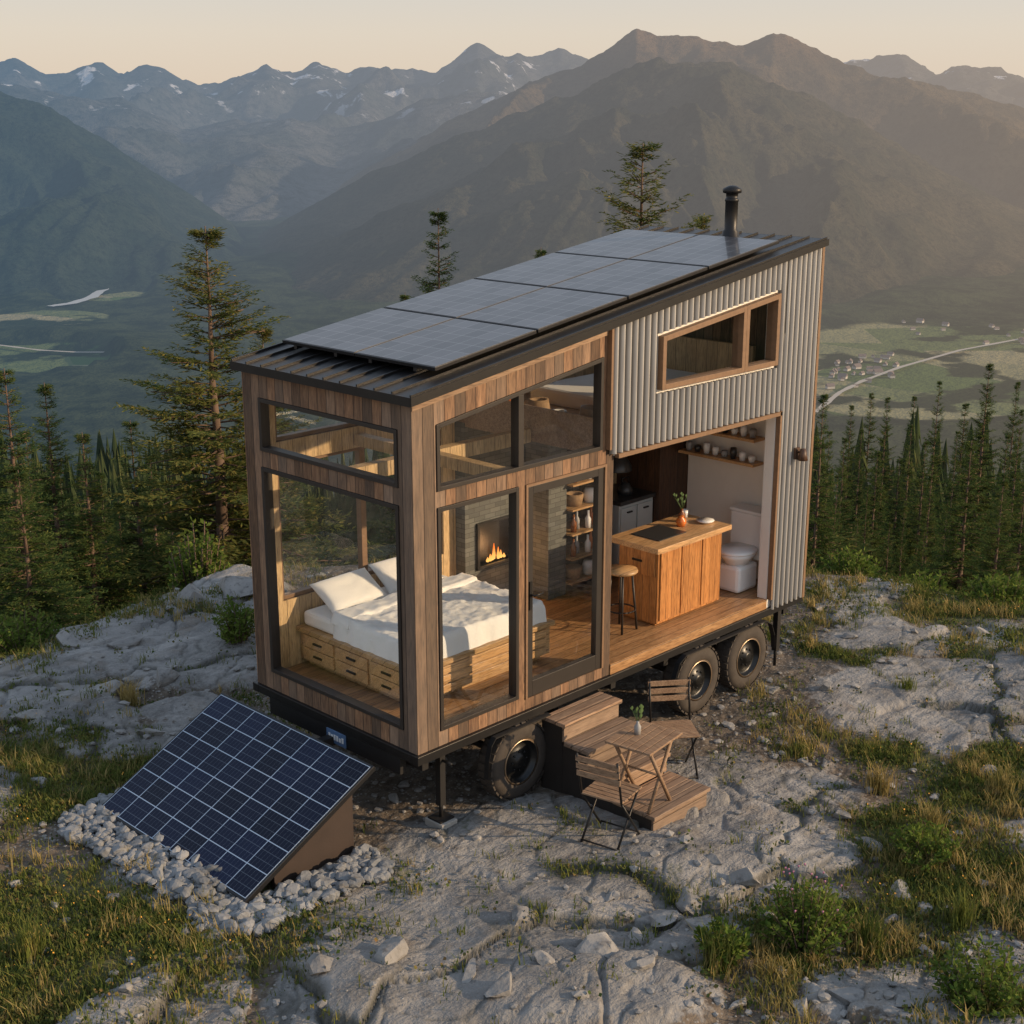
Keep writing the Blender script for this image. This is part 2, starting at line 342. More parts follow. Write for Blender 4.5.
for f in fs:
    for t in ta:
        x,y=xy(f*t,f); z,a,b,c,d=ground(x,y,True); nv.append((x,y,z)); cols.append((a,b,c,d))
na=len(ta); idx=np.arange(len(fs)*na).reshape(len(fs),na)
qd=np.stack([idx[:-1,:-1],idx[:-1,1:],idx[1:,1:],idx[1:,:-1]],-1).reshape(-1,4)
g=npmesh('ground',nv,qd,'ground',True); at=g.data.color_attributes.new('mask','FLOAT_COLOR','POINT'); at.data.foreach_set('color',np.array(cols,dtype=np.float32).ravel()); g['kind']='structure'
# ------------------------------------------------------------------ mountain ranges
def ratio(py): v=(512-py)/F; return (v*CT-ST)/(CT+v*ST)
def lerp(x,pts):
    if x<=pts[0][0]: return pts[0][1]
    for (a,b),(c,d) in zip(pts,pts[1:]):
        if x<=c: return b+(d-b)*(x-a)/(c-a)
    return pts[-1][1]
def mrange(name,ridge,Fr,F0,mat,amp,sc,pw=1.25,seed=0,nrow=130,ncol=560,x0=-500,x1=1520,octv=5,crest=.12,fine=.14):
    V=[];base=-430
    for j in range(nrow):
        t=1.25*j/(nrow-1)
        for i in range(ncol):
            px=x0+(x1-x0)*i/(ncol-1); py=lerp(px,ridge); fr=Fr if not callable(Fr) else Fr(px); f0=F0 if not callable(F0) else F0(px)
            qx=(px-512)/1462; f=f0+(fr-f0)*t; r=f*qx; x,y=xy(r,f)
            zr=CZ+fr*ratio(py); pr=t**pw if t<=1 else 1-(t-1)*2.2
            wob=noise.noise(Vector((r/sc*.6,f/sc*.6,seed+3)))*.8
            n=noise.ridged_multi_fractal(Vector((r/sc+wob,f/(sc*2.2)+wob,seed)),1.1,2.1,octv,1.0,1.8)-1.0
            n2=noise.fractal(Vector((x/sc*4,y/sc*4,seed)),.8,2.1,5)
            hgt=max(0,zr-base)
            env=max(0,min(1,t*3))*(1.0 if t<.65 else max(crest,1-(t-.65)*2.6))
            z=base+hgt*pr+(n*amp*env+n2*amp*fine*min(1,t*3))*min(1,hgt/500)
            V.append((x,y,z))
    idx=np.arange(nrow*ncol).reshape(nrow,ncol)
    qd=np.stack([idx[:-1,:-1],idx[:-1,1:],idx[1:,1:],idx[1:,:-1]],-1).reshape(-1,4)
    o=npmesh(name,V,qd,mat,True); o['kind']='structure'
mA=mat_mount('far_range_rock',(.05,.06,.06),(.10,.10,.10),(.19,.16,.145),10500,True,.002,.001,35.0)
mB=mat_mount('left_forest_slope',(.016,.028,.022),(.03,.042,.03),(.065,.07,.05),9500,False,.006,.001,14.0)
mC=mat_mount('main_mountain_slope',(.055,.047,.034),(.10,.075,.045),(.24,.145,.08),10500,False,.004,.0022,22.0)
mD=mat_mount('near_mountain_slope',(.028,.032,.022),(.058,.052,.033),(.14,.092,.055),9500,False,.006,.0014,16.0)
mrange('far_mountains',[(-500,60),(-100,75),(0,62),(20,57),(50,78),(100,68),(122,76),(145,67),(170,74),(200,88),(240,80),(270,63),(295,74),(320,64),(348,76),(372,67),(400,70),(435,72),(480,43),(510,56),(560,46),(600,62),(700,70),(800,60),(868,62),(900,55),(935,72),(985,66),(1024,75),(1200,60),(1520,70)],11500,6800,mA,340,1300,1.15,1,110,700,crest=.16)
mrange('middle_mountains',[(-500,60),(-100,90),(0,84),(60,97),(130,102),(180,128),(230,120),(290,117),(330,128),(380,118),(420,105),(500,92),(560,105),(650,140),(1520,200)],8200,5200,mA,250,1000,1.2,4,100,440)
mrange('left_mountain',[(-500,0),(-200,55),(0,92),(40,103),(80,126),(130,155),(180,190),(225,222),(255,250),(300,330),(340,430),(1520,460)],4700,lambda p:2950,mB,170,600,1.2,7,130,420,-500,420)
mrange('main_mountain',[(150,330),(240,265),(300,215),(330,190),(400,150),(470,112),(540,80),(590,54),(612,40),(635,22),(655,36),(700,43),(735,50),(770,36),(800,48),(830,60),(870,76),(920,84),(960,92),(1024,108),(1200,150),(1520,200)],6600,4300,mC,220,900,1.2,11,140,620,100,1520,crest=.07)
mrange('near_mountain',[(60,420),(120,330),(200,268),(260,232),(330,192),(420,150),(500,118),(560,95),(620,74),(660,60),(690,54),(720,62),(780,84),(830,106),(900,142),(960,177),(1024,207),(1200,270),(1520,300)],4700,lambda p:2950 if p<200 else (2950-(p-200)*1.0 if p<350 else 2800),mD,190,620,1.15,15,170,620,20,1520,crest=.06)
# valley roads and river
def ribbon(name,pts,w,mat,z=-398.5):
    V=[];pp=[]
    for (a,b),(c,d) in zip(pts,pts[1:]):
        for k in range(8): pp.append((a+(c-a)*k/8,b+(d-b)*k/8))
    pp.append(pts[-1]); W=[Vector(P(a,b,z)) for a,b in pp]
    for i,p in enumerate(W):
        d=(W[min(i+1,len(W)-1)]-W[max(i-1,0)]).normalized(); n_=Vector((-d.y,d.x)); ww=w*(1+.5*noise.noise(Vector((i*.4,0,w)))); V+=[(p.x+n_.x*ww,p.y+n_.y*ww,z),(p.x-n_.x*ww,p.y-n_.y*ww,z)]
    o=npmesh(name,V,[(2*i,2*i+1,2*i+3,2*i+2) for i in range(len(W)-1)],mat); o['kind']='structure'
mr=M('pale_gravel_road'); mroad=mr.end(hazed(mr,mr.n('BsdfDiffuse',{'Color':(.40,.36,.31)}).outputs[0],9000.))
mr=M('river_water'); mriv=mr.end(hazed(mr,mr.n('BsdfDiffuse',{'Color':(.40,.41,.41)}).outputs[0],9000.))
ribbon('road',[(815,412),(840,392),(862,381),(900,367),(960,350),(1024,338),(1150,322)],4,mroad,-395)
ribbon('road',[(-60,342),(0,345),(40,350),(75,352),(104,352)],4,mroad,-394)
ribbon('river',[(50,306),(72,303),(92,297),(103,289),(98,282),(90,277)],12,mriv,-394)
ribbon('river',[(112,276),(124,270),(140,266)],10,mriv,-394)
# village
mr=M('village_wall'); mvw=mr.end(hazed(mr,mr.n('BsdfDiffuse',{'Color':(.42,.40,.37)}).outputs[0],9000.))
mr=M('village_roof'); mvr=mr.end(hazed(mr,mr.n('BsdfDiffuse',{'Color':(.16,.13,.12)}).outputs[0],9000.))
def vhouse(loc,rz,sc):
    t=thing('village_house','tiny pale gabled house of the village in the valley right of the tiny house','house',loc,rz,'houses of the far village',True)
    MB().box(-8,8,-5,5,0,5).build('wall',mvw,t,local=True); b=MB(); b.prism([(-8.6,-6,5.05),(-8.6,6,5.05),(-8.6,0,10.5)],(17.2,0,0)); b.build('roof',mvr,t,local=True); t.scale=(sc,)*3; return t
vh=None
for i in range(48):
    px=random.uniform(826,900) if i<34 else random.uniform(900,1024); py=random.uniform(362,392)-(px-826)*.14 if i<34 else random.uniform(322,345)
    x,y=P(px,py,-399); l=(x,y,-399); sc=random.uniform(.45,.85)
    if vh is None: vh=vhouse(l,.4,sc)
    else: dup(vh,l,random.uniform(0,3),None,(sc,)*3)
# ------------------------------------------------------------------ trees
def conifer_mesh(seed,h,w,levels,nb,irr,spray0,up=0.0,bare=.1,taper=.85):
    rd=random.Random(seed); V=[];Fc=[]
    tr=MB(); pts=[(0,0,-1.5)]; 
    for k in range(1,8): pts.append((rd.uniform(-.04,.04)*irr*h*.15*(k<6),rd.uniform(-.04,.04)*irr*h*.15*(k<6),h*k/7))
    for k in range(7): tr.tube(pts[k],pts[k+1],max(.012,h*.017*(1-k/7)),max(.006,h*.017*(1-(k+1)/7)),7)
    for i in range(levels+3):
        u=min(.985,i/levels); spray=spray0*(1-.62*u); zz=h*(bare+(1-bare)*u); lv=1+irr*.45*math.sin(i*2.1+seed)*(1-u)
        L0=w*lv*(1-u)**taper*(.6+.4*min(1,u*7+.35))+.008*h
        for b in range(max(5,int(nb*(1-.35*u)))):
            if rd.random()<irr*.25: continue
            az=rd.uniform(0,6.283); L=L0*rd.uniform(1-.6*irr-.18,1.15); dz=rd.uniform(-.02,.02)*h
            dirx,diry=math.cos(az),math.sin(az); sl=rd.uniform(-.5,-.2)*(1-u)+up+.5*u*u
            n=max(3,int(L/spray*2.6)); p0=Vector((0,0,min(h*.985,zz+dz))); 
            end=p0+Vector((dirx*L,diry*L,sl*L*.8)); tr.tube(p0,p0.lerp(end,.8),h*.003*(1.3-u),h*.001,3)
            for k in range(n):
                s_=(k+1)/n
                if s_<.12: continue
                c=p0+Vector((dirx*L*s_,diry*L*s_,sl*L*s_+.16*L*s_*s_))
                for side in(-1,1,0):
                    l=spray*rd.uniform(.7,1.25)*(1.25-.6*s_) if side else spray*.8
                    aa=az+side*rd.uniform(.5,1.1); d=Vector((math.cos(aa),math.sin(aa),rd.uniform(-.35,.2)+up*.6))
                    e=c+d*l
                    for j in range(5):
                        cc=c.lerp(e,.02+.2*j); ll=l*.52; a2=aa+rd.uniform(-1.0,1.0); d2=Vector((math.cos(a2),math.sin(a2),rd.uniform(-.45,.6)))
                        q=Vector((-d2.y,d2.x,rd.uniform(-1,1))).normalized()
                        t2=cc+d2*ll; wq=q*ll*.145; o=len(V); V+=[cc-wq*.5,cc.lerp(t2,.45)+wq,t2,cc.lerp(t2,.45)-wq]; Fc.append((o,o+1,o+2,o+3))
    return tr,V,Fc
def make_tree(name,label,mats,args,group=None):
    t=thing(name,label,'tree',(0,0,0),0,group,True); tr,V,Fc=conifer_mesh(*args)
    tr.build('trunk','bark',t,recalc=False,local=True); c=npmesh('crown',V,Fc,mats); c.parent=t; return t
def put(proto,used,px,topy,f,hp,label,group=None,wx=1.0,basez=None):
    Yp=CT+(512-topy)/F*ST; qx=((px-512)/F)/Yp; x,y=xy(f*qx,f)
    top=CZ+f*ratio(topy); base=ground(x,y) if basez is None else basez; h=max(1.5,top-base); s=h/hp
    sc=(s*wx,s*wx,s); rz=random.uniform(0,6)
    if not used[0]:
        used[0]=True; proto.location=(x,y,base); proto.scale=sc; proto.rotation_euler=(0,0,rz); proto['label']=label
        if group: proto['group']=group
        return proto
    r=dup(proto,(x,y,base),rz,label,sc)
    if group: r['group']=group
    elif 'group' in r: del r['group']
    return r
pineA=make_tree('pine_tree','x','pine',(11,7.0,2.1,36,13,.8,.30,.03,.06,.9)); uA=[False]
pineB=make_tree('pine_tree','x','pine',(23,7.0,2.1,30,12,.85,.32,.2,.12,.9)); uB=[False]
firA=make_tree('fir_tree','x','fir',(5,7.0,1.5,42,12,.3,.25,0,.02,1.1)); uC=[False]
firB=make_tree('fir_tree','x','fir',(9,7.0,1.8,40,12,.55,.27,-.03,.02,1.05)); uD=[False]
firC=make_tree('fir_tree','x','fir',(31,7.0,1.6,36,11,.7,.27,.05,.03,1.0)); uE=[False]
put(pineA,uA,205,226,25,7,'large pine with golden tipped branches, tallest tree left of the tiny house',wx=1.25)
put(pineA,uA,262,326,26,7,'short pine right of the large left pine, touching the tiny house',wx=1.0)
put(firB,uD,4,368,21,7,'fir cut off by the left edge of the photo, tallest there',wx=1.0)
put(firA,uC,44,382,25,7,'slim fir second from the left edge beside the grassy rim',wx=1.0)
put(firA,uC,82,432,24,7,'small fir directly left of the large pine',wx=1.1)
put(firB,uD,18,470,18.5,7,'low bushy fir in front at the left edge above the grass',wx=1.3)
put(firC,uE,130,420,27,7,'dark fir half hidden behind the left side of the large pine',wx=1.1)
put(firB,uD,438,208,29,7,'single narrow fir rising behind the roof solar panels',wx=.85)
put(pineB,uB,643,143,28,7,'broad pine rising behind the roof left of the chimney pipe',wx=1.2)
put(firA,uC,405,292,30,7,'fir tip just showing over the roof edge left of the narrow fir',wx=.7)
put(firA,uC,541,247,32,7,'small pointed fir tip above the middle of the roof panels',wx=.7)
put(pineB,uB,703,216,30,7,'small pine top right beside the chimney pipe',wx=.7)
put(firB,uD,824,392,24,7,'fir standing tight against the right rear corner of the tiny house',wx=.7)
rg='fir trees crowded on the slope right of the tiny house'
spec=[(990,362,48),(1018,380,46),(940,380,52),(966,402,50),(888,396,60),(912,424,56),(862,428,50),(926,440,44),(1008,434,38),(900,458,44),(845,436,38),(958,430,46),(878,450,42),(1030,440,30),(838,474,30),(932,474,36),(1005,472,30),(868,486,33),(905,505,31),(948,500,30),(982,424,50),(852,404,60),(1040,390,50),(830,430,45),(915,395,66),(872,392,70),(1060,420,34),(1022,408,42),(890,522,27),(925,528,26),(858,518,27)]
for k,(px,ty,f) in enumerate(spec):
    pr,us=((firA,uC),(firB,uD),(firC,uE))[k%3]; put(pr,us,px,ty,f,7,'dark pointed fir among the crowded conifers on the slope right of the tiny house',rg,wx=random.uniform(.45,.85))
put(firB,uD,972,440,25,7,'nearest sunlit fir on the right rim, full and pale green',wx=1.0)
put(firA,uC,1004,478,21.5,7,'small sunlit fir right of the nearest full fir on the right rim',wx=1.0)
lg='fir trees on the slope left of the tiny house'
for k,(px,ty,f) in enumerate([(60,475,30),(100,470,34),(25,430,36),(150,455,38),(118,500,28),(-30,400,26),(240,500,30),(-60,430,24),(250,455,36),(285,420,40),(170,500,32),(40,510,27),(85,520,26)]):
    pr,us=((firA,uC),(firB,uD),(firC,uE))[k%3]; put(pr,us,px,ty,f,7,'dark fir on the slope behind the rocky rim left of the tiny house',lg,wx=random.uniform(.7,1.0))
# forest mass on the lower slope
V=[];Fc=[]
cnt=0
while cnt<7500:
    f=58*math.exp(random.random()**.8*math.log(1500/58)); qx=random.uniform(-.62,.62); x,y=xy(f*qx,f)
    if f>1100 and random.random()<.5: continue
    z=ground(x,y); h=random.uniform(5,11)*(1 if f>90 else .8); w=h*random.uniform(.13,.19); o=len(V); n=10; cnt+=1
    L=[(.05,.95,.30),(.22,.8,.46),(.38,.64,.60),(.54,.47,.74),(.70,.3,.87),(.82,.17,1.0)] if f<260 else [(.05,.95,.42),(.34,.64,.7),(.6,.38,1.0)]
    lx=random.uniform(-.3,.3);ly=random.uniform(-.3,.3)
    for (zl,rr,zt) in L:
        b=len(V)
        for i in range(n):
            a=6.283*i/n+zl*9; k=rr*w*(random.uniform(.95,1.5) if i%2 else random.uniform(.35,.75)); V.append((x+lx*zl+k*math.cos(a),y+ly*zl+k*math.sin(a),z+h*(zl-(.05 if i%2 else -.04))))
        V.append((x+lx*zt,y+ly*zt,z+h*zt))
        for i in range(n): Fc.append((b+i,b+(i+1)%n,b+n))
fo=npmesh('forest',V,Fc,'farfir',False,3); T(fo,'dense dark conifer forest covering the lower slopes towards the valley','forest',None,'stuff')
# bush builder
def bush_mesh(seed,h,w,ns,nl,ls):
    rd=random.Random(seed); st=MB(); V=[];Fc=[]
    for i in range(ns):
        a=rd.uniform(0,6.283); rr=w*math.sqrt(rd.random()); hh=h*(1-.55*(rr/w)**2)*rd.uniform(.65,1.05)
        b=Vector((rr*.3*math.cos(a),rr*.3*math.sin(a),-.04)); e=Vector((rr*math.cos(a),rr*math.sin(a),hh)); mid=b.lerp(e,.5)+Vector((0,0,hh*.08))
        st.tube(b,mid,h*.012,h*.008,4); st.tube(mid,e,h*.008,h*.003,4)
        for k in range(nl):
            t=rd.uniform(.12,1); c=(b.lerp(mid,t*2) if t<.5 else mid.lerp(e,t*2-1)); d=Vector((rd.uniform(-1,1),rd.uniform(-1,1),rd.uniform(-.1,1.1))).normalized(); q=d.orthogonal().normalized(); q.rotate(Matrix.Rotation(rd.uniform(0,6),3,d))
            l=ls*rd.uniform(.6,1.3); c=c+d*ls*.3; o=len(V); V+=[c,c+d*l*.5+q*l*.26,c+d*l,c+d*l*.5-q*l*.26]; Fc.append((o,o+1,o+2,o+3))
    return st,V,Fc
def bush(name,label,cat,px,py,h,w,seed,ns=45,nl=34,ls=.05,mat='shrub',z=None,pt='leaves',flowers=None):
    x,y=P(px,py); z=ground(x,y) if z is None else z; t=thing(name,label,cat,(x,y,z),0,None,True)
    st,V,Fc=bush_mesh(seed,h,w,ns,nl,ls); st.build('stem','bark',t,recalc=False,local=True); c=npmesh(pt,V,Fc,mat); c.parent=t
    if flowers:
        b=MB(); rd=random.Random(seed)
        for i in range(flowers): 
            a=rd.uniform(0,6.28); rr=w*.8*math.sqrt(rd.random()); cc=Vector((rr*math.cos(a),rr*math.sin(a),h*(1.0-.4*(rr/w)**2)+rd.uniform(-.03,.05)))
            b.tube(cc,cc+Vector((0,0,.016)),.004,.009,5)
        fo_=b.build('flowers','pink',t,recalc=False,local=True); fo_['kind']='stuff'
    return t
bush('bush','large leafy green bush with pink blooms at the lower right, biggest bush in the foreground','bush',805,945,.60,.38,1,80,46,.042,flowers=16)
bush('bush','low green bush left of the large leafy bush, beside the pale rocks','bush',722,962,.28,.2,2)
bush('bush','green bush cut off by the bottom right corner of the photo','bush',985,1010,.5,.4,3,66,44,.045)
bush('bush','rounded green bush among tall grass at the right, above the corner bush','bush',925,855,.32,.34,4,60,40,.04)
bush('shrub','sunlit shrub on the right rim below the nearest full fir','shrub',925,572,.55,.5,5,60,36,.07)
bush('shrub','sunlit shrub at the right edge of the rim under the small fir','shrub',1000,590,.6,.6,6,70,36,.07)
bush('shrub','low yellow green shrub on the rim beside the rear corner of the tiny house','shrub',850,566,.6,.45,7,60,36,.07)
bush('young_tree','bright green young leafy tree in front of the large left pine','tree',196,562,1.75,.5,8,80,70,.075)
bush('bush','small dark green bush by the left front corner of the tiny house','bush',238,655,.5,.3,9)
bush('bush','low green bush at the left edge on the rocky rim','bush',20,650,.5,.5,10,60,36,.05)
bush('shrub','spreading green shrub on the rim between the left firs and the rocks','shrub',110,580,.5,.6,11,70,36,.07)
bush('shrub','low shrub behind the left ledge, directly under the large pine','shrub',180,572,.45,.5,12,60,36,.07)
# grass
def blades(name,n,mat,hmin,hmax,per,accept,label,cat,spread=.07):
    B=[];k=0
    while k<n:
        f=random.uniform(7.6,19.0); r=random.uniform(-.5,.5)*f; x,y=xy(r,f)
        a=accept(x,y,f)
        if a<=0 or random.random()>a: k+=.02; continue
        z=ground(x,y); hs=random.uniform(hmin,hmax); k+=1
        for j in range(per): B.append((x+random.gauss(0,spread*.5),y+random.gauss(0,spread*.5),z-.01,hs*random.uniform(.5,1.1),random.uniform(0,6.283),random.uniform(.1,.9)))
    B=np.array(B); m=len(B); dx=np.cos(B[:,4]);dy=np.sin(B[:,4]); wx=-dy*.004;wy=dx*.004
    W=np.random.default_rng(1).uniform(.7,1.6,m); wx=wx*W; wy=wy*W; h=B[:,3]; l=B[:,5]*h
    v=np.zeros((m,5,3)); 
    v[:,0]=np.stack([B[:,0]-wx,B[:,1]-wy,B[:,2]],1); v[:,1]=np.stack([B[:,0]+wx,B[:,1]+wy,B[:,2]],1)
    mx=B[:,0]+dx*l*.3;my=B[:,1]+dy*l*.3;mz=B[:,2]+h*.6
    v[:,2]=np.stack([mx+wx*.7,my+wy*.7,mz],1); v[:,3]=np.stack([mx-wx*.7,my-wy*.7,mz],1); v[:,4]=np.stack([B[:,0]+dx*l,B[:,1]+dy*l,B[:,2]+h],1)
    i=np.arange(m)*5; tri=np.concatenate([np.stack([i,i+1,i+2],1),np.stack([i,i+2,i+3],1),np.stack([i+3,i+2,i+4],1)])
    o=npmesh(name,v.reshape(-1,3),tri,mat,False,3); return T(o,label,cat,None,'stuff')
def inhouse(x,y): return -.05<x<5.8 and -.15<y<2.3 or (1.3<x<2.3 and -1.4<y<0) or (-1.8<x<-.2 and 0<y<2.5)
def accg(x,y,f):
    if inhouse(x,y) or f>E(rf(x,y)[0])+1.5: return 0
    z,rk,gr,_,c=ground(x,y,True); return (gr**1.4)*(1.0 if noise.noise(Vector((x*2,y*2,7)))>-.15 else .2)+.007+(.35 if c<.5 and rk>.5 else 0)
def accd(x,y,f):
    if inhouse(x,y) or f>E(rf(x,y)[0])+1: return 0
    z,rk,gr,_,c=ground(x,y,True); px,py=proj(x,y); k=1 if (px>700 or py<680) else .3
    return gr*.8*k*(1.0 if noise.noise(Vector((x*1.3,y*1.3,27)))>.05 else .04)
blades('grass',7200,'grass',.04,.12,12,accg,'short green and olive grass growing between the rocks','grass',.11)
blades('dry_grass',1900,'gold',.07,.20,12,accd,'golden dry grass tufts catching the low sun','grass',.07)
def tuft(px,py,h,n,label,mat='gold'):
    x,y=P(px,py); z=ground(x,y); b=MB(); rd=random.Random(px)
    for i in range(n):
        a=rd.uniform(0,6.283); hh=h*rd.uniform(.55,1.1); l=hh*rd.uniform(.1,.6); c=Vector((x+rd.gauss(0,.05),y+rd.gauss(0,.05),z-.01)); d=Vector((math.cos(a),math.sin(a),0)); q=Vector((-d.y,d.x,0))*.005
        b.add([c-q,c+q,c+d*l*.3+Vector((0,0,hh*.6))+q*.7,c+d*l*.3+Vector((0,0,hh*.6))-q*.7,c+d*l+Vector((0,0,hh))],[(0,1,2,3),(3,2,4)])
    b.build('grass_tuft',mat,recalc=False,tag=(label,'grass tuft'))
tuft(878,785,.30,150,'golden grass tuft alone on the gravel below the right slab')
tuft(800,752,.16,110,'small yellow green tuft on bare stone right of the wheels','grass')
tuft(932,828,.30,130,'pale grass tuft above the rounded bush at the right')
tuft(1000,790,.28,130,'golden tuft near the right edge below the right slab')
tuft(715,970,.34,120,'tall thin green tuft beside the low bush left of the large bush','grass')
tuft(868,940,.32,120,'green tuft just right of the large leafy bush','grass')
tuft(30,960,.36,150,'tall bright green tuft at the lower left edge','grass')
tuft(905,690,.15,90,'short golden tuft at the edge of the right slab','grass')
tuft(130,712,.28,120,'golden green tuft on the left ledge above the ground solar panel')
tuft(960,920,.30,130,'golden tuft between the rounded bush and the corner bush','grass')
def cover(name,n,mat,sz,label,cat,acc,zo=0.0):
    V=[];Fc=[];k=0
    while k<n:
        f=random.uniform(7.6,18); r=random.uniform(-.48,.48)*f; x,y=xy(r,f); a=acc(x,y,f)
        if random.random()>a: k+=.02; continue
        z=ground(x,y); k+=1
        for j in range(9 if zo==0 else 3):
            c=Vector((x+random.gauss(0,.05),y+random.gauss(0,.05),z+random.uniform(0,.035)+zo)); d=Vector((random.uniform(-1,1),random.uniform(-1,1),random.uniform(.0,1))).normalized(); q=d.orthogonal(); l=sz*random.uniform(.5,1.3)
            o=len(V); V+=[c,c+d*l*.5+q*l*.35,c+d*l,c+d*l*.5-q*l*.35]; Fc.append((o,o+1,o+2,o+3))
    o=npmesh(name,V,Fc,mat); T(o,label,cat,None,'stuff')
cover('ground_cover',6500,'cover',.03,'low dark leafy ground cover creeping over the soil','ground cover',accg)
cover('wildflowers',170,'flower',.014,'scattered tiny orange yellow wildflowers in the lower left grass','flowers',lambda x,y,f:(accg(x,y,f) if proj(x,y)[0]<420 or proj(x,y)[0]>860 else 0),.07)
# ------------------------------------------------------------------ stones
def ico(sub):
    bm=bmesh.new(); bmesh.ops.create_icosphere(bm,subdivisions=sub,radius=1); v=np.array([x.co[:] for x in bm.verts]); f=np.array([[q.index for q in t.verts] for t in bm.faces]); bm.free(); return v,f
I1=ico(1); I2=ico(2); I3=ico(3)
def rockverts(base,seed,ncut=9,cut=(.55,.85),nz=.08):
    rr=np.random.default_rng(seed); v=base.copy()
    for i in range(ncut):
        n=rr.normal(size=3); n/=np.linalg.norm(n); d=rr.uniform(*cut); s=v@n; ex=np.maximum(0,s-d); v-=ex[:,None]*n[None]
    for i in range(len(v)): v[i]*=1+nz*noise.noise(Vector(v[i]*2.2+seed))
    return v
def stones(name,pts,base,mat,label,cat,cut,smooth,flatz=.7):
    V=[];Fc=[];o=0; var=[rockverts(base[0],s,9,cut,.1) for s in range(10)]
    for x,y,z,s in pts:
        v=var[random.randrange(10)].copy(); a=random.uniform(0,6.283); ca,sa=math.cos(a),math.sin(a); sx,sy,sz=s*random.uniform(.8,1.3),s*random.uniform(.7,1.1),s*flatz*random.uniform(.7,1.1)
        v=v*np.array([sx,sy,sz]); v=np.stack([v[:,0]*ca-v[:,1]*sa+x,v[:,0]*sa+v[:,1]*ca+y,v[:,2]+z],1); V.append(v); Fc.append(base[1]+o); o+=len(v)
    ob=npmesh(name,np.concatenate(V),np.concatenate(Fc),mat,smooth,3); return T(ob,label,cat,None,'stuff')
pts=[]
for i in range(8200):
    x=random.uniform(-2.3,-.1); y=random.uniform(-.6,2.8)
    dx=max(-1.74-x,(x+.62)*1.3,0);dy=max(.0-y,y-2.34,0)
    if math.hypot(dx,dy)>.25+.12*noise.noise(Vector((x*3,y*3,0))): continue
    if -1.5<x<-.45 and .2<y<2.2: continue
    s=random.uniform(.02,.045) if random.random()<.86 else random.uniform(.048,.075); pts.append((x,y,ground(x,y)+s*.35+random.uniform(0,.04),s))
stones('cobbles',pts,I2,'cob','bed of small blocky grey cobbles around the ground solar panel','cobbles',(.5,.82),False,.8)
pts=[];k=0
while k<3600:
    f=random.uniform(7.6,18.5); r=random.uniform(-.5,.5)*f; x,y=xy(r,f)
    z,rk,gr,_,c=ground(x,y,True); dn=noise.noise(Vector((x*.9,y*.9,33))); px,py=proj(x,y)
    if (dn<-.05 and not(px>600 and py>870)) or random.random()<max(gr*.8,sm(rk)*.6) or (1.3<x<2.3 and -1.35<y<0) or f>E(r)+.5: 
        k+=.05; continue
    k+=1; s=.010+.062*random.random()**3.4; pts.append((x,y,z+s*.2,s))
stones('pebbles',pts,I1,'rock','scattered small angular pebbles over the rocky ground','pebbles',(.5,.85),False,.6)
RP=[(320,985,30,'angular pale rock at the bottom left of the foreground slab, beside the grass'),(385,978,26,'upright split stone right of the angular pale rock at the bottom'),(212,945,20,'grey rock just below the cobble bed'),(185,938,16,'small grey stone left of the rock below the cobble bed'),
(520,930,20,'flat stone lying across the crack in the centre slab'),(600,965,32,'broad flat stone on the lower part of the centre slab'),(640,985,22,'pale stone beside the broad flat stone at bottom centre'),(690,905,26,'pale block of the loose stones left of the large leafy bush'),(660,925,22,'grey chip left of the pale block by the large leafy bush'),(634,942,16,'small light stone above the broad flat stone'),(700,935,18,'dark wedge stone directly below the pale block'),
(745,885,20,'light stone above the large leafy bush'),(770,915,14,'small stone touching the large leafy bush on its left'),(900,885,22,'pale square rock right of the large leafy bush'),(925,905,18,'grey rock directly right of the pale square rock'),(890,915,14,'small rock under the pale square rock'),(870,838,16,'grey stone near the rounded bush at the right'),(840,815,14,'small stone at the right tip of the centre slab'),(915,845,14,'small stone against the rounded bush'),
(850,1000,28,'wide rock at the bottom edge right of the large bush'),(905,1010,18,'rock at the bottom edge left of the corner bush'),(800,1010,24,'grey slab piece at the bottom edge under the large bush'),(740,1005,16,'small rock at the bottom edge below the low bush'),(985,885,16,'rock half sunk in grass near the right edge'),(990,770,14,'small rock in the golden grass at the right edge'),(825,692,12,'small stone left of the right slab'),(850,640,12,'stone on the dirt behind the right slab'),(980,630,18,'rounded rock on the right rim'),(820,610,14,'stone near the rear corner of the tiny house'),
(30,728,20,'grey rock by the left edge above the dark grass'),(65,700,16,'small rock on the left ledge'),(110,705,26,'broad rock on the left ledge above the ground solar panel'),(165,690,22,'rock between the broad ledge rock and the ground solar panel'),(40,790,16,'rock lying in the dark grass at left'),(75,600,18,'rock below the small fir on the left rim'),(235,600,30,'large pale rock behind the front of the tiny house'),(190,610,24,'pale rock left of the large pale rock behind the house front'),(150,740,16,'rock near the upper left corner of the ground solar panel'),
(545,985,16,'stone in the lower part of the centre slab, bottom edge'),(470,990,22,'low grey stone at bottom centre left'),(430,760,14,'stone beside the front jack of the trailer'),(395,800,12,'small stone between jack and ground solar panel'),(770,690,16,'stone in shadow behind the rear wheel'),(15,880,14,'stone at the left edge in the lower grass'),(55,905,12,'small dark stone in the lower left grass'),(500,1010,26,'flat stone cut by the bottom edge at the centre'),
(775,860,13,'small stone on the slab tip above the large leafy bush'),(715,870,11,'tiny stone on the slab left of the light stone'),(945,940,17,'rock in the grass between the right bushes'),(610,905,12,'tiny stone in the middle of the centre slab'),(820,870,15,'stone between the slab tip and the large leafy bush'),(960,745,13,'stone in the grass below the right slab'),(130,655,24,'flat rock in the middle of the left ledge'),(70,655,20,'flat rock on the outer part of the left ledge')]
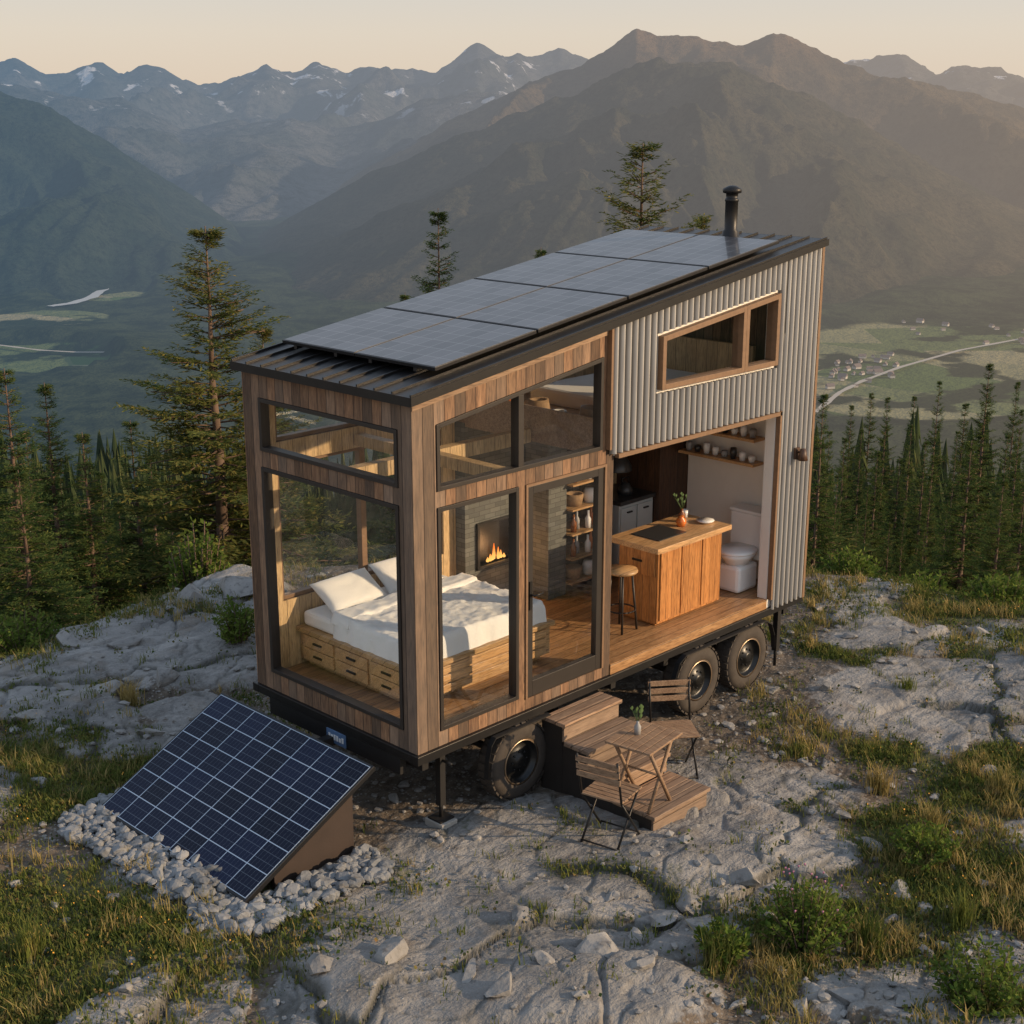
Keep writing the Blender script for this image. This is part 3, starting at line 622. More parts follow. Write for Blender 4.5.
for k,(px,py,hw,lab) in enumerate(RP):
    x,y=P(px,py); z=ground(x,y); r,f=rf(x,y); s=hw/F*(f*1.06); v=rockverts(I3[0],100+k,15,(.3,.75),.07)
    rr=random.Random(k); a=rr.uniform(0,3.14); v=v*np.array([s*1.3,s*rr.uniform(.6,1.0),s*rr.uniform(.4,.75)]); v=np.stack([v[:,0]*math.cos(a)-v[:,1]*math.sin(a),v[:,0]*math.sin(a)+v[:,1]*math.cos(a),v[:,2]],1)
    o=npmesh('rock',v,I3[1],'rock',False,3); o.location=(x,y,z+s*.1); T(o,lab,'rock')
# ------------------------------------------------------------------ the tiny house
ZR=lambda x:3.75+.147*x
HW=2.2; X1=5.56; XI=X1-.1; XS=XI-.002
house=thing('tiny_house','wood and corrugated metal tiny house on a black wheeled trailer with open kitchen side','tiny house',(2.85,1.1,0))
w=MB() # end wall
w.box(0,.1,0,.16,.8,3.755).box(0,.1,1.97,HW,.8,3.755).box(0,.1,.16,1.97,.8,.97).box(0,.1,.16,1.97,2.89,3.03).box(0,.1,.16,1.97,3.50,3.755)
w.build('wall','clad',house)
w=MB()
w.xz([(.1,.8),(.25,.8),(.25,ZR(.25)),(.1,ZR(.1))],0,.1).box(.25,1.18,0,.1,.8,.93).box(.25,2.4,0,.1,2.85,2.98)
w.box(1.18,1.26,0,.1,.8,2.85).box(1.26,2.3,0,.1,.8,.9).box(2.3,2.4,0,.1,.8,2.85)
ZT=lambda x:3.485+.147*x
w.xz([(.25,ZT(.25)),(2.24,ZT(2.24)),(2.24,ZR(2.24)),(.25,ZR(.25))],0,.1).xz([(2.24,2.98),(2.4,2.98),(2.4,ZR(2.4)),(2.24,ZR(2.24))],0,.1)
w.build('wall','clad',house)
w=MB(); w.xz([(.0,ZR(0)-.085),(2.28,ZR(2.28)-.085),(2.28,ZR(2.28)-.022),(.0,ZR(0)-.022)],-.016,-.001); w.build('fascia_board','trimx',house)
LW=(2.99,4.84); LB=3.42; LT=lambda x:3.91+.122*(x-2.99)
w=MB()
w.xz([(2.4,2.9),(LW[0],2.9),(LW[0],ZR(LW[0])),(2.4,ZR(2.4))],.0,.1).box(LW[0],LW[1],0,.1,2.9,LB).xz([(LW[0],LT(LW[0])),(LW[1],LT(LW[1])),(LW[1],ZR(LW[1])),(LW[0],ZR(LW[0]))],0,.1)
w.xz([(LW[1],2.9),(XI,2.9),(XI,ZR(XI)),(LW[1],ZR(LW[1]))],0,.1).box(4.94,XI,0,.1,.8,2.9)
w.build('wall','paint',house)
w=MB(); w.xz([(XI,.8),(X1,.8),(X1,ZR(X1)),(XI,ZR(XI))],0,HW); w.build('wall','clad',house)
BW=[(.25,2.25,1.55,2.84),(.25,2.25,3.04,3.56)]
def back(y0,y1,mat,nm,zc=0):
    w=MB(); w.xz([(.1,.8),(.25,.8),(.25,ZR(.25)-zc),(.1,ZR(.1)-zc)],y0,y1).box(.25,2.25,y0,y1,.8,1.55).box(.25,2.25,y0,y1,2.84,3.04).xz([(.25,3.56),(2.25,3.56),(2.25,ZR(2.25)-zc),(.25,ZR(.25)-zc)],y0,y1)
    w.box(2.25,3.3,y0,y1,.8,3.32).xz([(2.25,3.32),(3.3,3.32),(3.3,ZR(3.3)-zc),(2.25,ZR(2.25)-zc)],y0,y1).box(3.3,5.2,y0,y1,.8,3.32).xz([(3.3,4.02),(5.2,4.02),(5.2,ZR(5.2)-zc),(3.3,ZR(3.3)-zc)],y0,y1).xz([(5.2,.8),(XI,.8),(XI,ZR(XI)-zc),(5.2,ZR(5.2)-zc)],y0,y1); w.build(nm,mat,house)
back(2.11,HW,'clad','wall'); back(2.09,2.108,'inz','interior_lining',.02)
w=MB(); w.xz([(.102,ZR(.1)-.035),(XS,ZR(XI)-.035),(XS,ZR(XI)-.005),(.102,ZR(.1)-.005)],.102,2.088); w.build('ceiling','iny',house)
MB().box(XS-.018,XS,.102,1.46,.902,2.9).box(4.94,XS-.019,.102,.112,.902,2.9).build('interior_lining','paint',house)
MB().box(.102,XS,.102,2.088,.8,.9).box(2.402,4.938,-.012,.10,.8,.903).build('floor','floor',house)
MB().box(2.45,XS-.02,.102,2.088,2.9,2.97).build('loft_floor','iny',house)
MB().box(2.43,2.449,.102,2.088,2.86,3.2).build('loft_rail','trimx',house)
MB().box(.102,2.40,1.02,1.12,2.86,2.99).box(1.13,1.23,.102,1.019,2.87,2.975).box(1.13,1.23,1.121,2.088,2.87,2.975).build('beam','inz',house)
# corrugated cladding
pitch=.088; nS=int((X1+.015-2.31)/pitch*10)
mb=MB()
def cy(s): return -.030-.022*math.cos(2*math.pi*s/pitch)
for i in range(nS):
    a=2.31+(X1+.015-2.31)*i/nS; b=2.31+(X1+.015-2.31)*(i+1)/nS
    mid=(a+b)/2; lo=2.93 if mid<4.99 else .78
    if LW[0]-.03<mid<LW[1]+.03: iv=[((lo,lo),(LB-.03,LB-.03)),((LT(a)+.03,LT(b)+.03),(ZR(a),ZR(b)))]
    else: iv=[((lo,lo),(ZR(a),ZR(b)))]
    for (l0,l1),(h0,h1) in iv: mb.add([(a,cy(a),l0),(b,cy(b),l1),(b,cy(b),h1),(a,cy(a),h0)],[(0,1,2,3)],True)
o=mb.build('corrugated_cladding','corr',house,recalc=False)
bm=bmesh.new(); bm.from_mesh(o.data); bmesh.ops.remove_doubles(bm,verts=bm.verts,dist=.0002); bmesh.ops.recalc_face_normals(bm,faces=bm.faces); bm.to_mesh(o.data); bm.free()
w=MB(); w.box(X1-.01,X1+.03,-.058,.03,.78,ZR(X1)).box(4.95,4.98,-.055,-.002,.9,2.93).xz([(2.41,2.885),(4.98,2.885),(4.98,2.925),(2.41,2.925)],-.055,-.002)
w.box(2.285,2.312,-.055,-.002,2.98,ZR(2.3)-.01).build('cladding_trim','wframe',house)
MB().box(-.03,X1+.04,-.035,.05,.72,.798).box(-.03,X1+.04,2.15,2.24,.72,.798).box(-.03,.05,.051,2.149,.72,.798).box(X1-.04,X1+.04,.051,2.149,.72,.798).build('base_trim','black',house,bevel=.004)
c=MB(); c.box(.05,5.5,.42,.52,.52,.719).box(.05,5.5,1.68,1.78,.52,.719)
for x in(.1,.9,1.7,2.5,3.3,4.1,4.9,5.38): c.box(x,x+.07,.06,2.14,.60,.715)
c.box(-.02,.049,.2,2.0,.56,.719).box(-.5,.05,1.06,1.14,.55,.63)
for x in(1.16,3.73,4.58): c.tube((x,.1,.36),(x,2.1,.36),.035)
c.build('trailer_frame','chassis',house,bevel=.003)
j=MB(); j.box(.30,.36,.06,.12,.2,.72).tube((.33,.09,.08),(.33,.09,.3),.018).box(.25,.41,.01,.17,.075,.09).tube((.33,.06,.62),(.33,-.05,.62),.012)
j.build('stabilizer_jack','chassis',house)
j=MB(); j.box(5.28,5.34,.06,.12,.2,.72).tube((5.31,.09,.02),(5.31,.09,.3),.018).build('stabilizer_jack','chassis',house)
lp=MB().box(-.032,-.022,.90,1.16,.57,.69).build('licence_plate','plate',house,bevel=.002)
b=MB()
for k in range(6): b.box(-.035,-.0325,.925+.036*k,.949+.036*k,.605,.605+(.05,.038,.05,.05,.044,.05)[k])
b.build('plate_marking','white',lp)
def wheel(x,side):
    y=-.07 if side==0 else 2.27
    t=bpy.data.objects.new('wheel',None); COL.objects.link(t); t.parent=house; t.location=(x-2.85,y-1.1,.36); t.rotation_euler=(0,0,0 if side==0 else math.pi); t['_w']=(0,0,0)
    ty=MB(); ty.lathe((0,0,0),[(.20,.02),(.235,.0),(.31,.004),(.345,.03),(.355,.06),(.355,.18),(.345,.21),(.31,.236),(.235,.24),(.20,.22),(.20,.02)],40,'y')
    for k in range(30):
        for q,yy in((0,.055),(.5,.13)):
            a=2*math.pi*(k+q)/30; mx=Matrix.Translation((.357*math.cos(a),yy,.357*math.sin(a)))@Matrix.Rotation(-a,4,'Y'); ty.box(-.008,.008,-.035,.05,-.025,.025,mx)
    ty.build('tyre','tyre',t,local=True)
    r=MB(); r.lathe((0,0,0),[(.205,.03),(.215,.012),(.205,.008),(.192,.02),(.19,.055),(.15,.065),(.12,.045),(.075,.04),(.06,.012),(.035,.005),(.0,.005)],32,'y')
    for k in range(8):
        a=2*math.pi*k/8; r.tube((.09*math.cos(a),.045,.09*math.sin(a)),(.09*math.cos(a),.028,.09*math.sin(a)),.010,.009,6)
    r.build('rim','rim',t,local=True)
    h=MB(); h.lathe((0,0,0),[(.198,.0065),(.218,.009),(.204,.0075)],32,'y'); h.build('rim_edge','rimb',t,local=True)
for x in(1.16,3.73,4.58):
    wheel(x,0); wheel(x,1)
for x0,x1 in((.72,1.6),(3.28,5.03)):
    f_=MB(); n=14
    arc=lambda t:(x0+(x1-x0)*(.5-.5*math.cos(math.pi*t)), .36+.352*min(1,math.sin(math.pi*t)*1.9))
    for k in range(n):
        a=arc(k/n); b=arc((k+1)/n); f_.add([(a[0],-.09,a[1]),(b[0],-.09,b[1]),(b[0],-.036,b[1]),(a[0],-.036,a[1]),(a[0],-.09,a[1]-.012),(b[0],-.09,b[1]-.012),(b[0],-.036,b[1]-.012),(a[0],-.036,a[1]-.012)],[(0,1,2,3),(4,7,6,5),(0,4,5,1),(2,6,7,3)])
    f_.build('fender','chassis',house)
# roof
RX0,RX1,RY0,RY1=-.06,X1+.035,-.075,2.26
rf_=MB(); rf_.xz([(RX0,ZR(RX0)+.004),(RX1,ZR(RX1)+.004),(RX1,ZR(RX1)+.045),(RX0,ZR(RX0)+.045)],RY0,RY1)
for k in range(12):
    y=RY0+.01+(RY1-RY0-.02)*k/11; rf_.xz([(RX0,ZR(RX0)+.043),(RX1,ZR(RX1)+.043),(RX1,ZR(RX1)+.066),(RX0,ZR(RX0)+.066)],y-.008,y+.008)
roof=rf_.build('roof','black',house)
fb=MB(); fb.xz([(RX0-.012,ZR(RX0)-.02),(RX1+.012,ZR(RX1)-.02),(RX1+.012,ZR(RX1)+.048),(RX0-.012,ZR(RX0)+.048)],RY0-.014,RY0-.001).box(RX0-.013,RX0-.001,RY0,RY1,ZR(RX0)-.025,ZR(RX0)+.048).box(RX1+.001,RX1+.012,RY0,RY1,ZR(RX1)-.02,ZR(RX1)+.046).build('fascia','black',roof)
ch=MB(); cxp,cyp=5.20,.84; zb=ZR(cxp)+.03
ch.lathe((cxp,cyp,zb),[(.15,0),(.14,.03),(.09,.07),(.085,.12),(.066,.14),(.066,.42),(.072,.425),(.072,.45),(.062,.455),(.062,.50),(.095,.51),(.098,.53),(.098,.55),(.04,.58),(.0,.585)],24)
ch.build('chimney','black',house)
sl=-math.atan(.147)
for i in range(4):
    for k in range(2):
        x=.36+1.17*(i+.5); y=.12+.99*(k+.5)
        t=bpy.data.objects.new('roof_solar_panel',None); COL.objects.link(t); t.parent=house; t.location=(x-2.85,y-1.1,ZR(x)+.135); t.rotation_euler=(0,sl,0); t['_w']=(0,0,0)
        MB().box(-.582,.582,-.490,.490,-.03,.0).build('frame','alu',t,local=True,bevel=.003)
        MB().box(-.565,.565,-.479,.479,.001,.003).build('cell_sheet','rcells',t,local=True)
b=MB()
for y in(.35,.9,1.35,1.9): b.xz([(.38,ZR(.38)+.072),(4.96,ZR(4.96)+.072),(4.96,ZR(4.96)+.102),(.38,ZR(.38)+.102)],y,y+.04)
b.build('mounting_rail','alu',house)
# windows
def window(kind,pl,a0,a1,z0,zt0,zt1,fw=.035,fmat='frame',mull=(),parent=house,name='window',dep=(.015,.085)):
    t=MB()
    def pt(a,d,z): return (a,d,z) if pl=='x' else (d,a,z)
    zl=lambda a:zt0+(zt1-zt0)*(a-a0)/(a1-a0)
    d0,d1=dep
    def bar(p): 
        vec=(0,d1-d0,0) if pl=='x' else (d1-d0,0,0); t.prism([pt(a,d0,z) for a,z in p],vec)
    bar([(a0,z0),(a0+fw,z0),(a0+fw,zl(a0+fw)),(a0,zl(a0))]); bar([(a1-fw,z0),(a1,z0),(a1,zl(a1)),(a1-fw,zl(a1-fw))])
    bar([(a0+fw,z0),(a1-fw,z0),(a1-fw,z0+fw),(a0+fw,z0+fw)]); bar([(a0+fw,zl(a0+fw)-fw),(a1-fw,zl(a1-fw)-fw),(a1-fw,zl(a1-fw)),(a0+fw,zl(a0+fw))])
    for m_ in mull: bar([(m_-fw*.9,z0+fw),(m_+fw*.9,z0+fw),(m_+fw*.9,zl(m_)-fw),(m_-fw*.9,zl(m_)-fw)])
    fr=t.build(name,fmat,parent,bevel=.002)
    g_=MB(); dm=(d0+d1)/2; g_.add([pt(a,dm,z) for a,z in [(a0+fw,z0+fw),(a1-fw,z0+fw),(a1-fw,zl(a1-fw)-fw),(a0+fw,zl(a0+fw)-fw)]],[(0,1,2,3)]); g_.build('pane','glass',fr,recalc=False)
    return fr
D0=(-.012,.08)
window('e','y',.163,1.967,.973,2.887,2.887,dep=D0)
window('e','y',.163,1.967,3.033,3.497,3.497,dep=D0)
window('s','x',.253,1.177,.933,2.847,2.847,dep=D0)
window('s','x',.253,2.237,2.983,ZT(.25)-.002,ZT(2.237)-.003,dep=D0,mull=(1.2,))
window('l','x',LW[0],4.27,LB,LT(LW[0]),LT(4.27),fw=.05,fmat='wframe',dep=(-.065,.06))
window('l','x',4.272,LW[1],LB,LT(4.272),LT(LW[1]),fw=.05,fmat='wframe',dep=(-.065,.06))
for a,b_,c_,d_ in BW+[(3.3,5.2,3.32,4.02)]: window('b','x',a+.002,b_-.002,c_+.002,d_-.002,d_-.002,fmat='wframe',dep=(2.12,2.19),mull=((a+b_)/2,))
# door
MB().box(1.262,1.285,-.014,.085,.902,2.848).box(2.275,2.298,-.014,.085,.902,2.848).box(1.286,2.274,-.014,.085,2.825,2.848).build('door_frame','wframe',house)
dr=MB(); fw=.07
dr.box(1.29,1.29+fw,.0,.06,.905,2.82).box(2.27-fw,2.27,0,.06,.905,2.82).box(1.36,2.2,0,.06,.905,1.05).box(1.36,2.2,0,.06,2.75,2.82)
door=dr.build('door','frame',house,bevel=.003)
MB().add([(1.36,.03,1.05),(2.2,.03,1.05),(2.2,.03,2.75),(1.36,.03,2.75)],[(0,1,2,3)]).build('pane','glass',door,recalc=False)
MB().box(1.31,1.34,-.012,-.001,1.72,1.98).tube((1.325,-.01,1.86),(1.325,-.055,1.86),.009).tube((1.325,-.055,1.86),(1.43,-.055,1.86),.009).build('handle','black',door)
l=MB(); l.box(5.235,5.305,-.08,-.05,2.38,2.50).tube((5.27,-.07,2.45),(5.27,-.13,2.47),.012); l.lathe((5.27,-.14,2.38),[(.0,.12),(.03,.12),(.04,.06),(.055,.0),(.05,.0),(.0,.05)],14); l.build('wall_lamp','dark',house)
# ------------------------------------------------------------------ inside
s=MB(); s.box(2.42,2.60,1.95,2.088,.902,2.898).box(3.18,3.28,1.95,2.088,.902,2.898).box(2.60,3.18,1.95,2.088,.902,1.36).box(2.60,3.18,1.95,2.088,1.80,2.898); s.build('stone_wall','stone',house)
fp=MB(); fp.box(2.60,3.18,2.06,2.08,1.36,1.8).box(2.57,2.60,1.92,2.06,1.33,1.83).box(3.18,3.21,1.92,2.06,1.33,1.83).box(2.60,3.18,1.92,2.06,1.33,1.36).box(2.60,3.18,1.92,2.06,1.8,1.83); fpo=fp.build('fireplace','black',house)
fl=MB(); rd=random.Random(4)
for i in range(7):
    x=2.77+.04*i; h=rd.uniform(.06,.15)*(1.2-abs(i-3)*.2); fl.lathe((x,2.0+rd.uniform(-.02,.02),1.37),[(.014,0),(.018,h*.25),(.011,h*.6),(.002,h)],8)
fl.build('flame','fire',fpo)
lt=bpy.data.lights.new('fire_glow','POINT'); lt.energy=8; lt.color=(1,.5,.2); lt.shadow_soft_size=.1; lo=bpy.data.objects.new('fire_glow',lt); lo.location=(2.88,1.85,1.5); COL.objects.link(lo)
MB().box(3.30,3.575,1.62,2.087,.902,2.898).box(3.576,4.20,1.92,2.087,.902,2.898).build('stone_column','stone',house)
sh=thing('shelf_unit','built in wooden shelves with bottles and baskets seen through the glass door','shelf',(3.84,1.72,.9))
MB().box(4.105,4.13,1.52,1.915,.903,2.898).build('side_panel','dark',sh)
for k in range(7): MB().box(3.577,4.104,1.53,1.915,1.02+.27*k,1.04+.27*k).build('shelf','bedw',sh)
for k in range(7):
    wd_=['lowest','second','third','fourth','fifth','sixth','top'][k]; zz=1.042+.27*k
    if k%3==0: MB().lathe((3.74,1.66,zz),[(.0,0),(.08,0),(.10,.1),(.095,.13),(.08,.12),(.0,.02)],16).build('basket','rattan',tag=('woven basket on the %s shelf behind the glass door'%wd_,'basket')); MB().lathe((3.96,1.64,zz),[(.0,0),(.06,0),(.07,.09),(.05,.15),(.0,.15)],14).build('jar','white',tag=('white jar beside the basket on the %s shelf behind the glass door'%wd_,'jar'))
    else:
        for q in range(4):
            MB().lathe((3.67+.115*q,1.60+.06*(q%2),zz),[(.0,0),(.032,0),(.034,.1),(.013,.14),(.013,.19),(.0,.19)],12).build('bottle',['glassware','greyp','white','orange'][q],tag=('%s bottle on the %s shelf behind the glass door'%(['brown','grey','white','orange'][q],wd_),'bottle'))
# bed
bed=thing('bed','wooden platform bed with drawers and white bedding behind the big glass windows','bed',(1.2,1.3,.9))
MB().box(.40,2.12,.50,2.06,.96,1.24).box(.46,2.05,.56,2.02,.903,.96).box(.37,2.15,.46,2.08,1.24,1.285).build('bed_base','bedw',bed,bevel=.004)
for k in range(3):
    for q in range(2):
        y=.60+.48*k; z=.985+.125*q
        d=MB().box(.382,.399,y,y+.44,z,z+.115).build('drawer','islandtop',bed,bevel=.003); MB().box(.368,.381,y+.16,y+.28,z+.05,z+.068).build('handle','black',d)
for q in range(3): MB().box(.5,2.05,.480,.499,.975+.088*q,1.045+.088*q).build('drawer_front','islandtop',bed,bevel=.003)
def cloth(x0,x1,y0,y1,z0,z1,n,seed,amp=.02,rnd=.10):
    V=[];N=n
    for j in range(N+1):
        for i in range(N+1):
            u=i/N;v=j/N; x=x0+(x1-x0)*u;y=y0+(y1-y0)*v; e=min(u*(x1-x0),(1-u)*(x1-x0),v*(y1-y0),(1-v)*(y1-y0)); k=min(1,e/rnd); k=math.sqrt(max(0,1-(1-k)**2))
            w_=noise.ridged_multi_fractal(Vector((x*4.6+y*1.5+seed,y*3.4-x,seed)),.8,2.1,4,1,2)*amp+noise.noise(Vector((x*13,y*11,seed)))*amp*.3
            bx=.02*noise.noise(Vector((x*9,y*9,3+seed))) if e<.02 else 0
            V.append((x+bx,y+bx,z0+(z1-z0)*k+w_*min(1,k*1.5)))
    b=MB(); b.add(V,[(j*(N+1)+i,j*(N+1)+i+1,(j+1)*(N+1)+i+1,(j+1)*(N+1)+i) for j in range(N) for i in range(N)],True); return b
MB().box(.43,2.06,.54,2.05,1.288,1.43).build('mattress','linen',bed,bevel=.035)
cloth(.41,2.09,.50,1.60,1.27,1.465,90,3,.020,.05).build('duvet','linen',bed,recalc=False)
cloth(.42,2.08,1.38,1.64,1.42,1.50,50,8,.014,.04).build('folded_sheet','linen',bed,recalc=False)
def pillow(loc,rz,tilt,label):
    N=26; V=[];t=MB(); fs_=[]
    for sgn in(1,-1):
        o=len(V)
        for j in range(N+1):
            for i in range(N+1):
                u=-1+2*i/N; v=-1+2*j/N; th=.068*math.sqrt(max(0,(1-u**4)*(1-v**4)))+.004
                th+=.007*noise.noise(Vector((u*2.5,v*2.5,loc[0]+sgn)))*(1-u*u)*(1-v*v)
                V.append((u*.34*(1-.05*(1-v*v)*(abs(u)>.9)),v*.20*(1-.05*(1-u*u)*(abs(v)>.9)),sgn*th))
        for j in range(N):
            for i in range(N): fs_.append((o+j*(N+1)+i,o+j*(N+1)+i+1,o+(j+1)*(N+1)+i+1,o+(j+1)*(N+1)+i))
    B=(N+1)**2; ring=[i for i in range(N)]+[j*(N+1)+N for j in range(N)]+[N*(N+1)+N-i for i in range(N)]+[(N-j)*(N+1) for j in range(N)]
    for k in range(len(ring)): a=ring[k]; b=ring[(k+1)%len(ring)]; fs_.append((a,b,B+b,B+a))
    t.add(V,fs_,True); o=t.build('pillow','linen',tag=(label,'pillow')); o.location=loc; o.rotation_euler=(tilt,0,rz)
pillow((.84,1.86,1.56),.04,.58,'white pillow at the head of the bed, left one nearer the end window')
pillow((1.56,1.87,1.57),-.03,.62,'white pillow at the head of the bed, right one nearer the fireplace')
# kitchen back counter
kc=thing('kitchen_counter','pale grey kitchen cabinets with dark worktop along the rear wall','counter',(4.8,1.8,.9))
MB().box(4.35,4.93,1.55,2.087,.95,1.74).build('cabinet','cab',kc); MB().box(4.33,4.935,1.51,2.087,1.741,1.785).build('worktop','ctop',kc,bevel=.004)
for k in range(2):
    d=MB().box(4.37+.28*k,4.63+.28*k,1.53,1.549,.99,1.70).build('cabinet_door','cab',kc,bevel=.004); MB().box(4.46+.28*k,4.54+.28*k,1.51,1.529,1.64,1.655).build('handle','black',d)
hd=MB(); hd.lathe((4.62,1.82,2.05),[(.17,0),(.17,.04),(.10,.16),(.05,.2),(.05,.845),(.0,.845)],18).build('range_hood','ctop',tag=('black round range hood over the rear kitchen counter','range hood'))
kt=thing('kettle','dark kettle on the rear kitchen worktop','kettle',(4.65,1.72,1.786)); MB().lathe((4.65,1.72,1.786),[(.0,0),(.08,0),(.085,.05),(.05,.12),(.015,.13),(.0,.15)],18).build('body','ctop',kt); MB().tube((4.60,1.72,1.9),(4.60,1.72,1.97),.007).tube((4.70,1.72,1.9),(4.70,1.72,1.97),.007).tube((4.59,1.72,1.97),(4.71,1.72,1.97),.009).build('handle','black',kt)
MB().box(4.94,XS,1.47,2.087,.902,2.86).build('tall_cupboard','dark',tag=('tall dark wooden cupboard in the far corner of the kitchen','cupboard'))
# island
isl=thing('kitchen_island','orange brown wooden kitchen island with drawers and black cooktop','kitchen island',(4.0,.57,.9))
MB().box(3.47,4.52,.30,.80,.93,1.70).box(3.50,4.49,.34,.77,.903,.93).build('cabinet','island',isl,bevel=.004)
MB().box(3.36,4.58,.22,.86,1.701,1.755).build('countertop','islandtop',isl,bevel=.005)
for k in range(3):
    d=MB().box(3.50+.338*k,3.82+.338*k,.282,.299,.96,1.67).build('door_panel','island',isl,bevel=.004)
d=MB().box(3.452,3.469,.33,.77,1.42,1.67).build('drawer','island',isl,bevel=.004); MB().box(3.44,3.451,.49,.61,1.55,1.57).build('handle','black',d)
MB().box(3.58,4.02,.38,.74,1.757,1.765).build('cooktop','ctop',isl)
st=thing('bar_stool','round wooden stool with dark legs at the left end of the kitchen island','stool',(3.18,.52,.9))
MB().lathe((3.18,.52,1.50),[(.0,0),(.15,0),(.16,.015),(.155,.035),(.0,.04)],22).build('seat','bedw',st)
for a in range(4):
    q=math.pi/4+a*math.pi/2; MB().tube((3.18+.10*math.cos(q),.52+.10*math.sin(q),1.5),(3.18+.16*math.cos(q),.52+.16*math.sin(q),.904),.012).build('leg','frame',st)
b=MB()
for a in range(16):
    q=a*math.pi/8;q2=q+math.pi/8; b.tube((3.18+.142*math.cos(q),.52+.142*math.sin(q),1.12),(3.18+.142*math.cos(q2),.52+.142*math.sin(q2),1.12),.008,None,6)
b.build('foot_ring','black',st)
def vase(x,y,z,prof,mat,label,name='vase',cat='vase'):
    MB().lathe((x,y,z),prof,18).build(name,mat,tag=(label,cat))
vase(4.16,.56,1.756,[(0,0),(.035,0),(.055,.04),(.05,.075),(.025,.095),(.03,.11),(.0,.1)],'orange','orange round jar on the kitchen island, left of the plant bottle','jar','jar')
pl=thing('plant_bottle','bottle holding thin green sprigs on the kitchen island','plant',(4.30,.66,1.756))
MB().lathe((4.30,.66,1.756),[(0,0),(.035,0),(.038,.08),(.014,.11),(.014,.14),(0,.14)],14).build('bottle','glassware',pl)
b=MB(); rd=random.Random(2)
for i in range(9):
    e=Vector((4.30+rd.uniform(-.08,.08),.66+rd.uniform(-.08,.08),1.756+rd.uniform(.2,.3))); b.tube((4.30,.66,1.88),e,.003,.002,4); b.add([e,e+Vector((.015,0,.02)),e+Vector((0,0,.04)),e+Vector((-.015,.01,.02))],[(0,1,2,3)])
b.build('sprig','green',pl,recalc=False)
vase(4.44,.46,1.756,[(0,0),(.05,0),(.09,.02),(.095,.03),(.0,.02)],'white','small white plate on the right end of the kitchen island','plate','plate')
vase(4.46,.74,1.756,[(0,0),(.03,0),(.034,.08),(.03,.08),(.0,.02)],'white','white cup near the rear edge of the kitchen island','cup','cup')
for k,z in enumerate((2.20,2.47)):
    MB().box(XS-.22,XS-.02,.45,1.45,z,z+.03).build('wall_shelf','islandtop',tag=('%s of the two wooden shelves of crockery on the kitchen end wall'%('lower','upper')[k],'shelf'))
    for i in range(8):
        y=.53+.12*i; m_=['white','greyp','ctop','white'][(i*3+k)%4]; hh=.07+.05*((i*7+k)%3)/2
        cp=['cup','jar'][(i+k)%2]
        vase(XS-.13,y,z+.031,[(0,0),(.03,0),(.04,hh*.6),(.036,hh),(.03,hh),(.0,.02)],m_,'%s %s on the %s crockery shelf, %s from its open right end'%({'white':'white','greyp':'grey','ctop':'black'}[m_],cp,('lower','upper')[k],['first','second','third','fourth','fifth','sixth','seventh','eighth'][i]),cp,cp)
to=thing('toilet','white toilet between the kitchen island and the corrugated corner','toilet',(5.05,.42,.9),0)
MB().box(4.84,5.20,.29,.57,.904,1.20).build('pedestal','white',to,bevel=.04)
b=MB(); b.lathe((0,0,0),[(0,0.0),(.12,0),(.17,.08),(.2,.13),(.15,.13),(.12,.08),(.0,.04)],26)
b.v=[(5.0+x*1.18,.43+y*.98,1.195+z) for x,y,z in b.v]; b.build('bowl','white',to)
b=MB(); b.lathe((0,0,0),[(0,.0),(.2,.0),(.205,.015),(.19,.035),(.0,.04)],26); b.v=[(5.0+x*1.15,.43+y*.99,1.328+z) for x,y,z in b.v]; b.build('seat','white',to)
MB().box(5.19,5.41,.20,.68,1.2,1.70).build('tank','white',to,bevel=.02); MB().box(5.18,5.42,.19,.69,1.701,1.735).build('tank_lid','white',to,bevel=.01)
for k,(x,y,s_,m_,nm,lb_) in enumerate([(2.62,.45,.13,'rattan','basket','round woven basket at the loft edge behind the upper window'),(2.86,.70,.10,'greyp','pot','grey pot beside the basket on the loft'),(2.60,.85,.09,'white','pot','white pot at the loft edge behind the upper window'),(2.64,1.15,.12,'rattan','basket','second woven basket further back on the loft edge'),(2.62,1.45,.10,'orange','pot','orange pot at the back of the loft edge')]):
    vase(x,y,2.972,[(0,0),(s_*.8,0),(s_,s_),(s_*.8,s_*2.1),(s_*.6,s_*2.05),(0,.05)],m_,lb_,nm,nm)
MB().box(2.95,3.25,.25,.6,2.972,3.22).build('crate','bedw',tag=('wooden crate on the loft behind the baskets','crate'),bevel=.005)
lb=thing('loft_bed','low loft mattress with pale cover behind the metal side window','bed',(4.2,1.2,2.97)); MB().box(3.4,5.2,.5,2.0,2.972,3.14).build('mattress','linen',lb,bevel=.04); MB().box(5.21,5.26,.5,2.0,2.972,3.5).build('headboard','inz',lb)
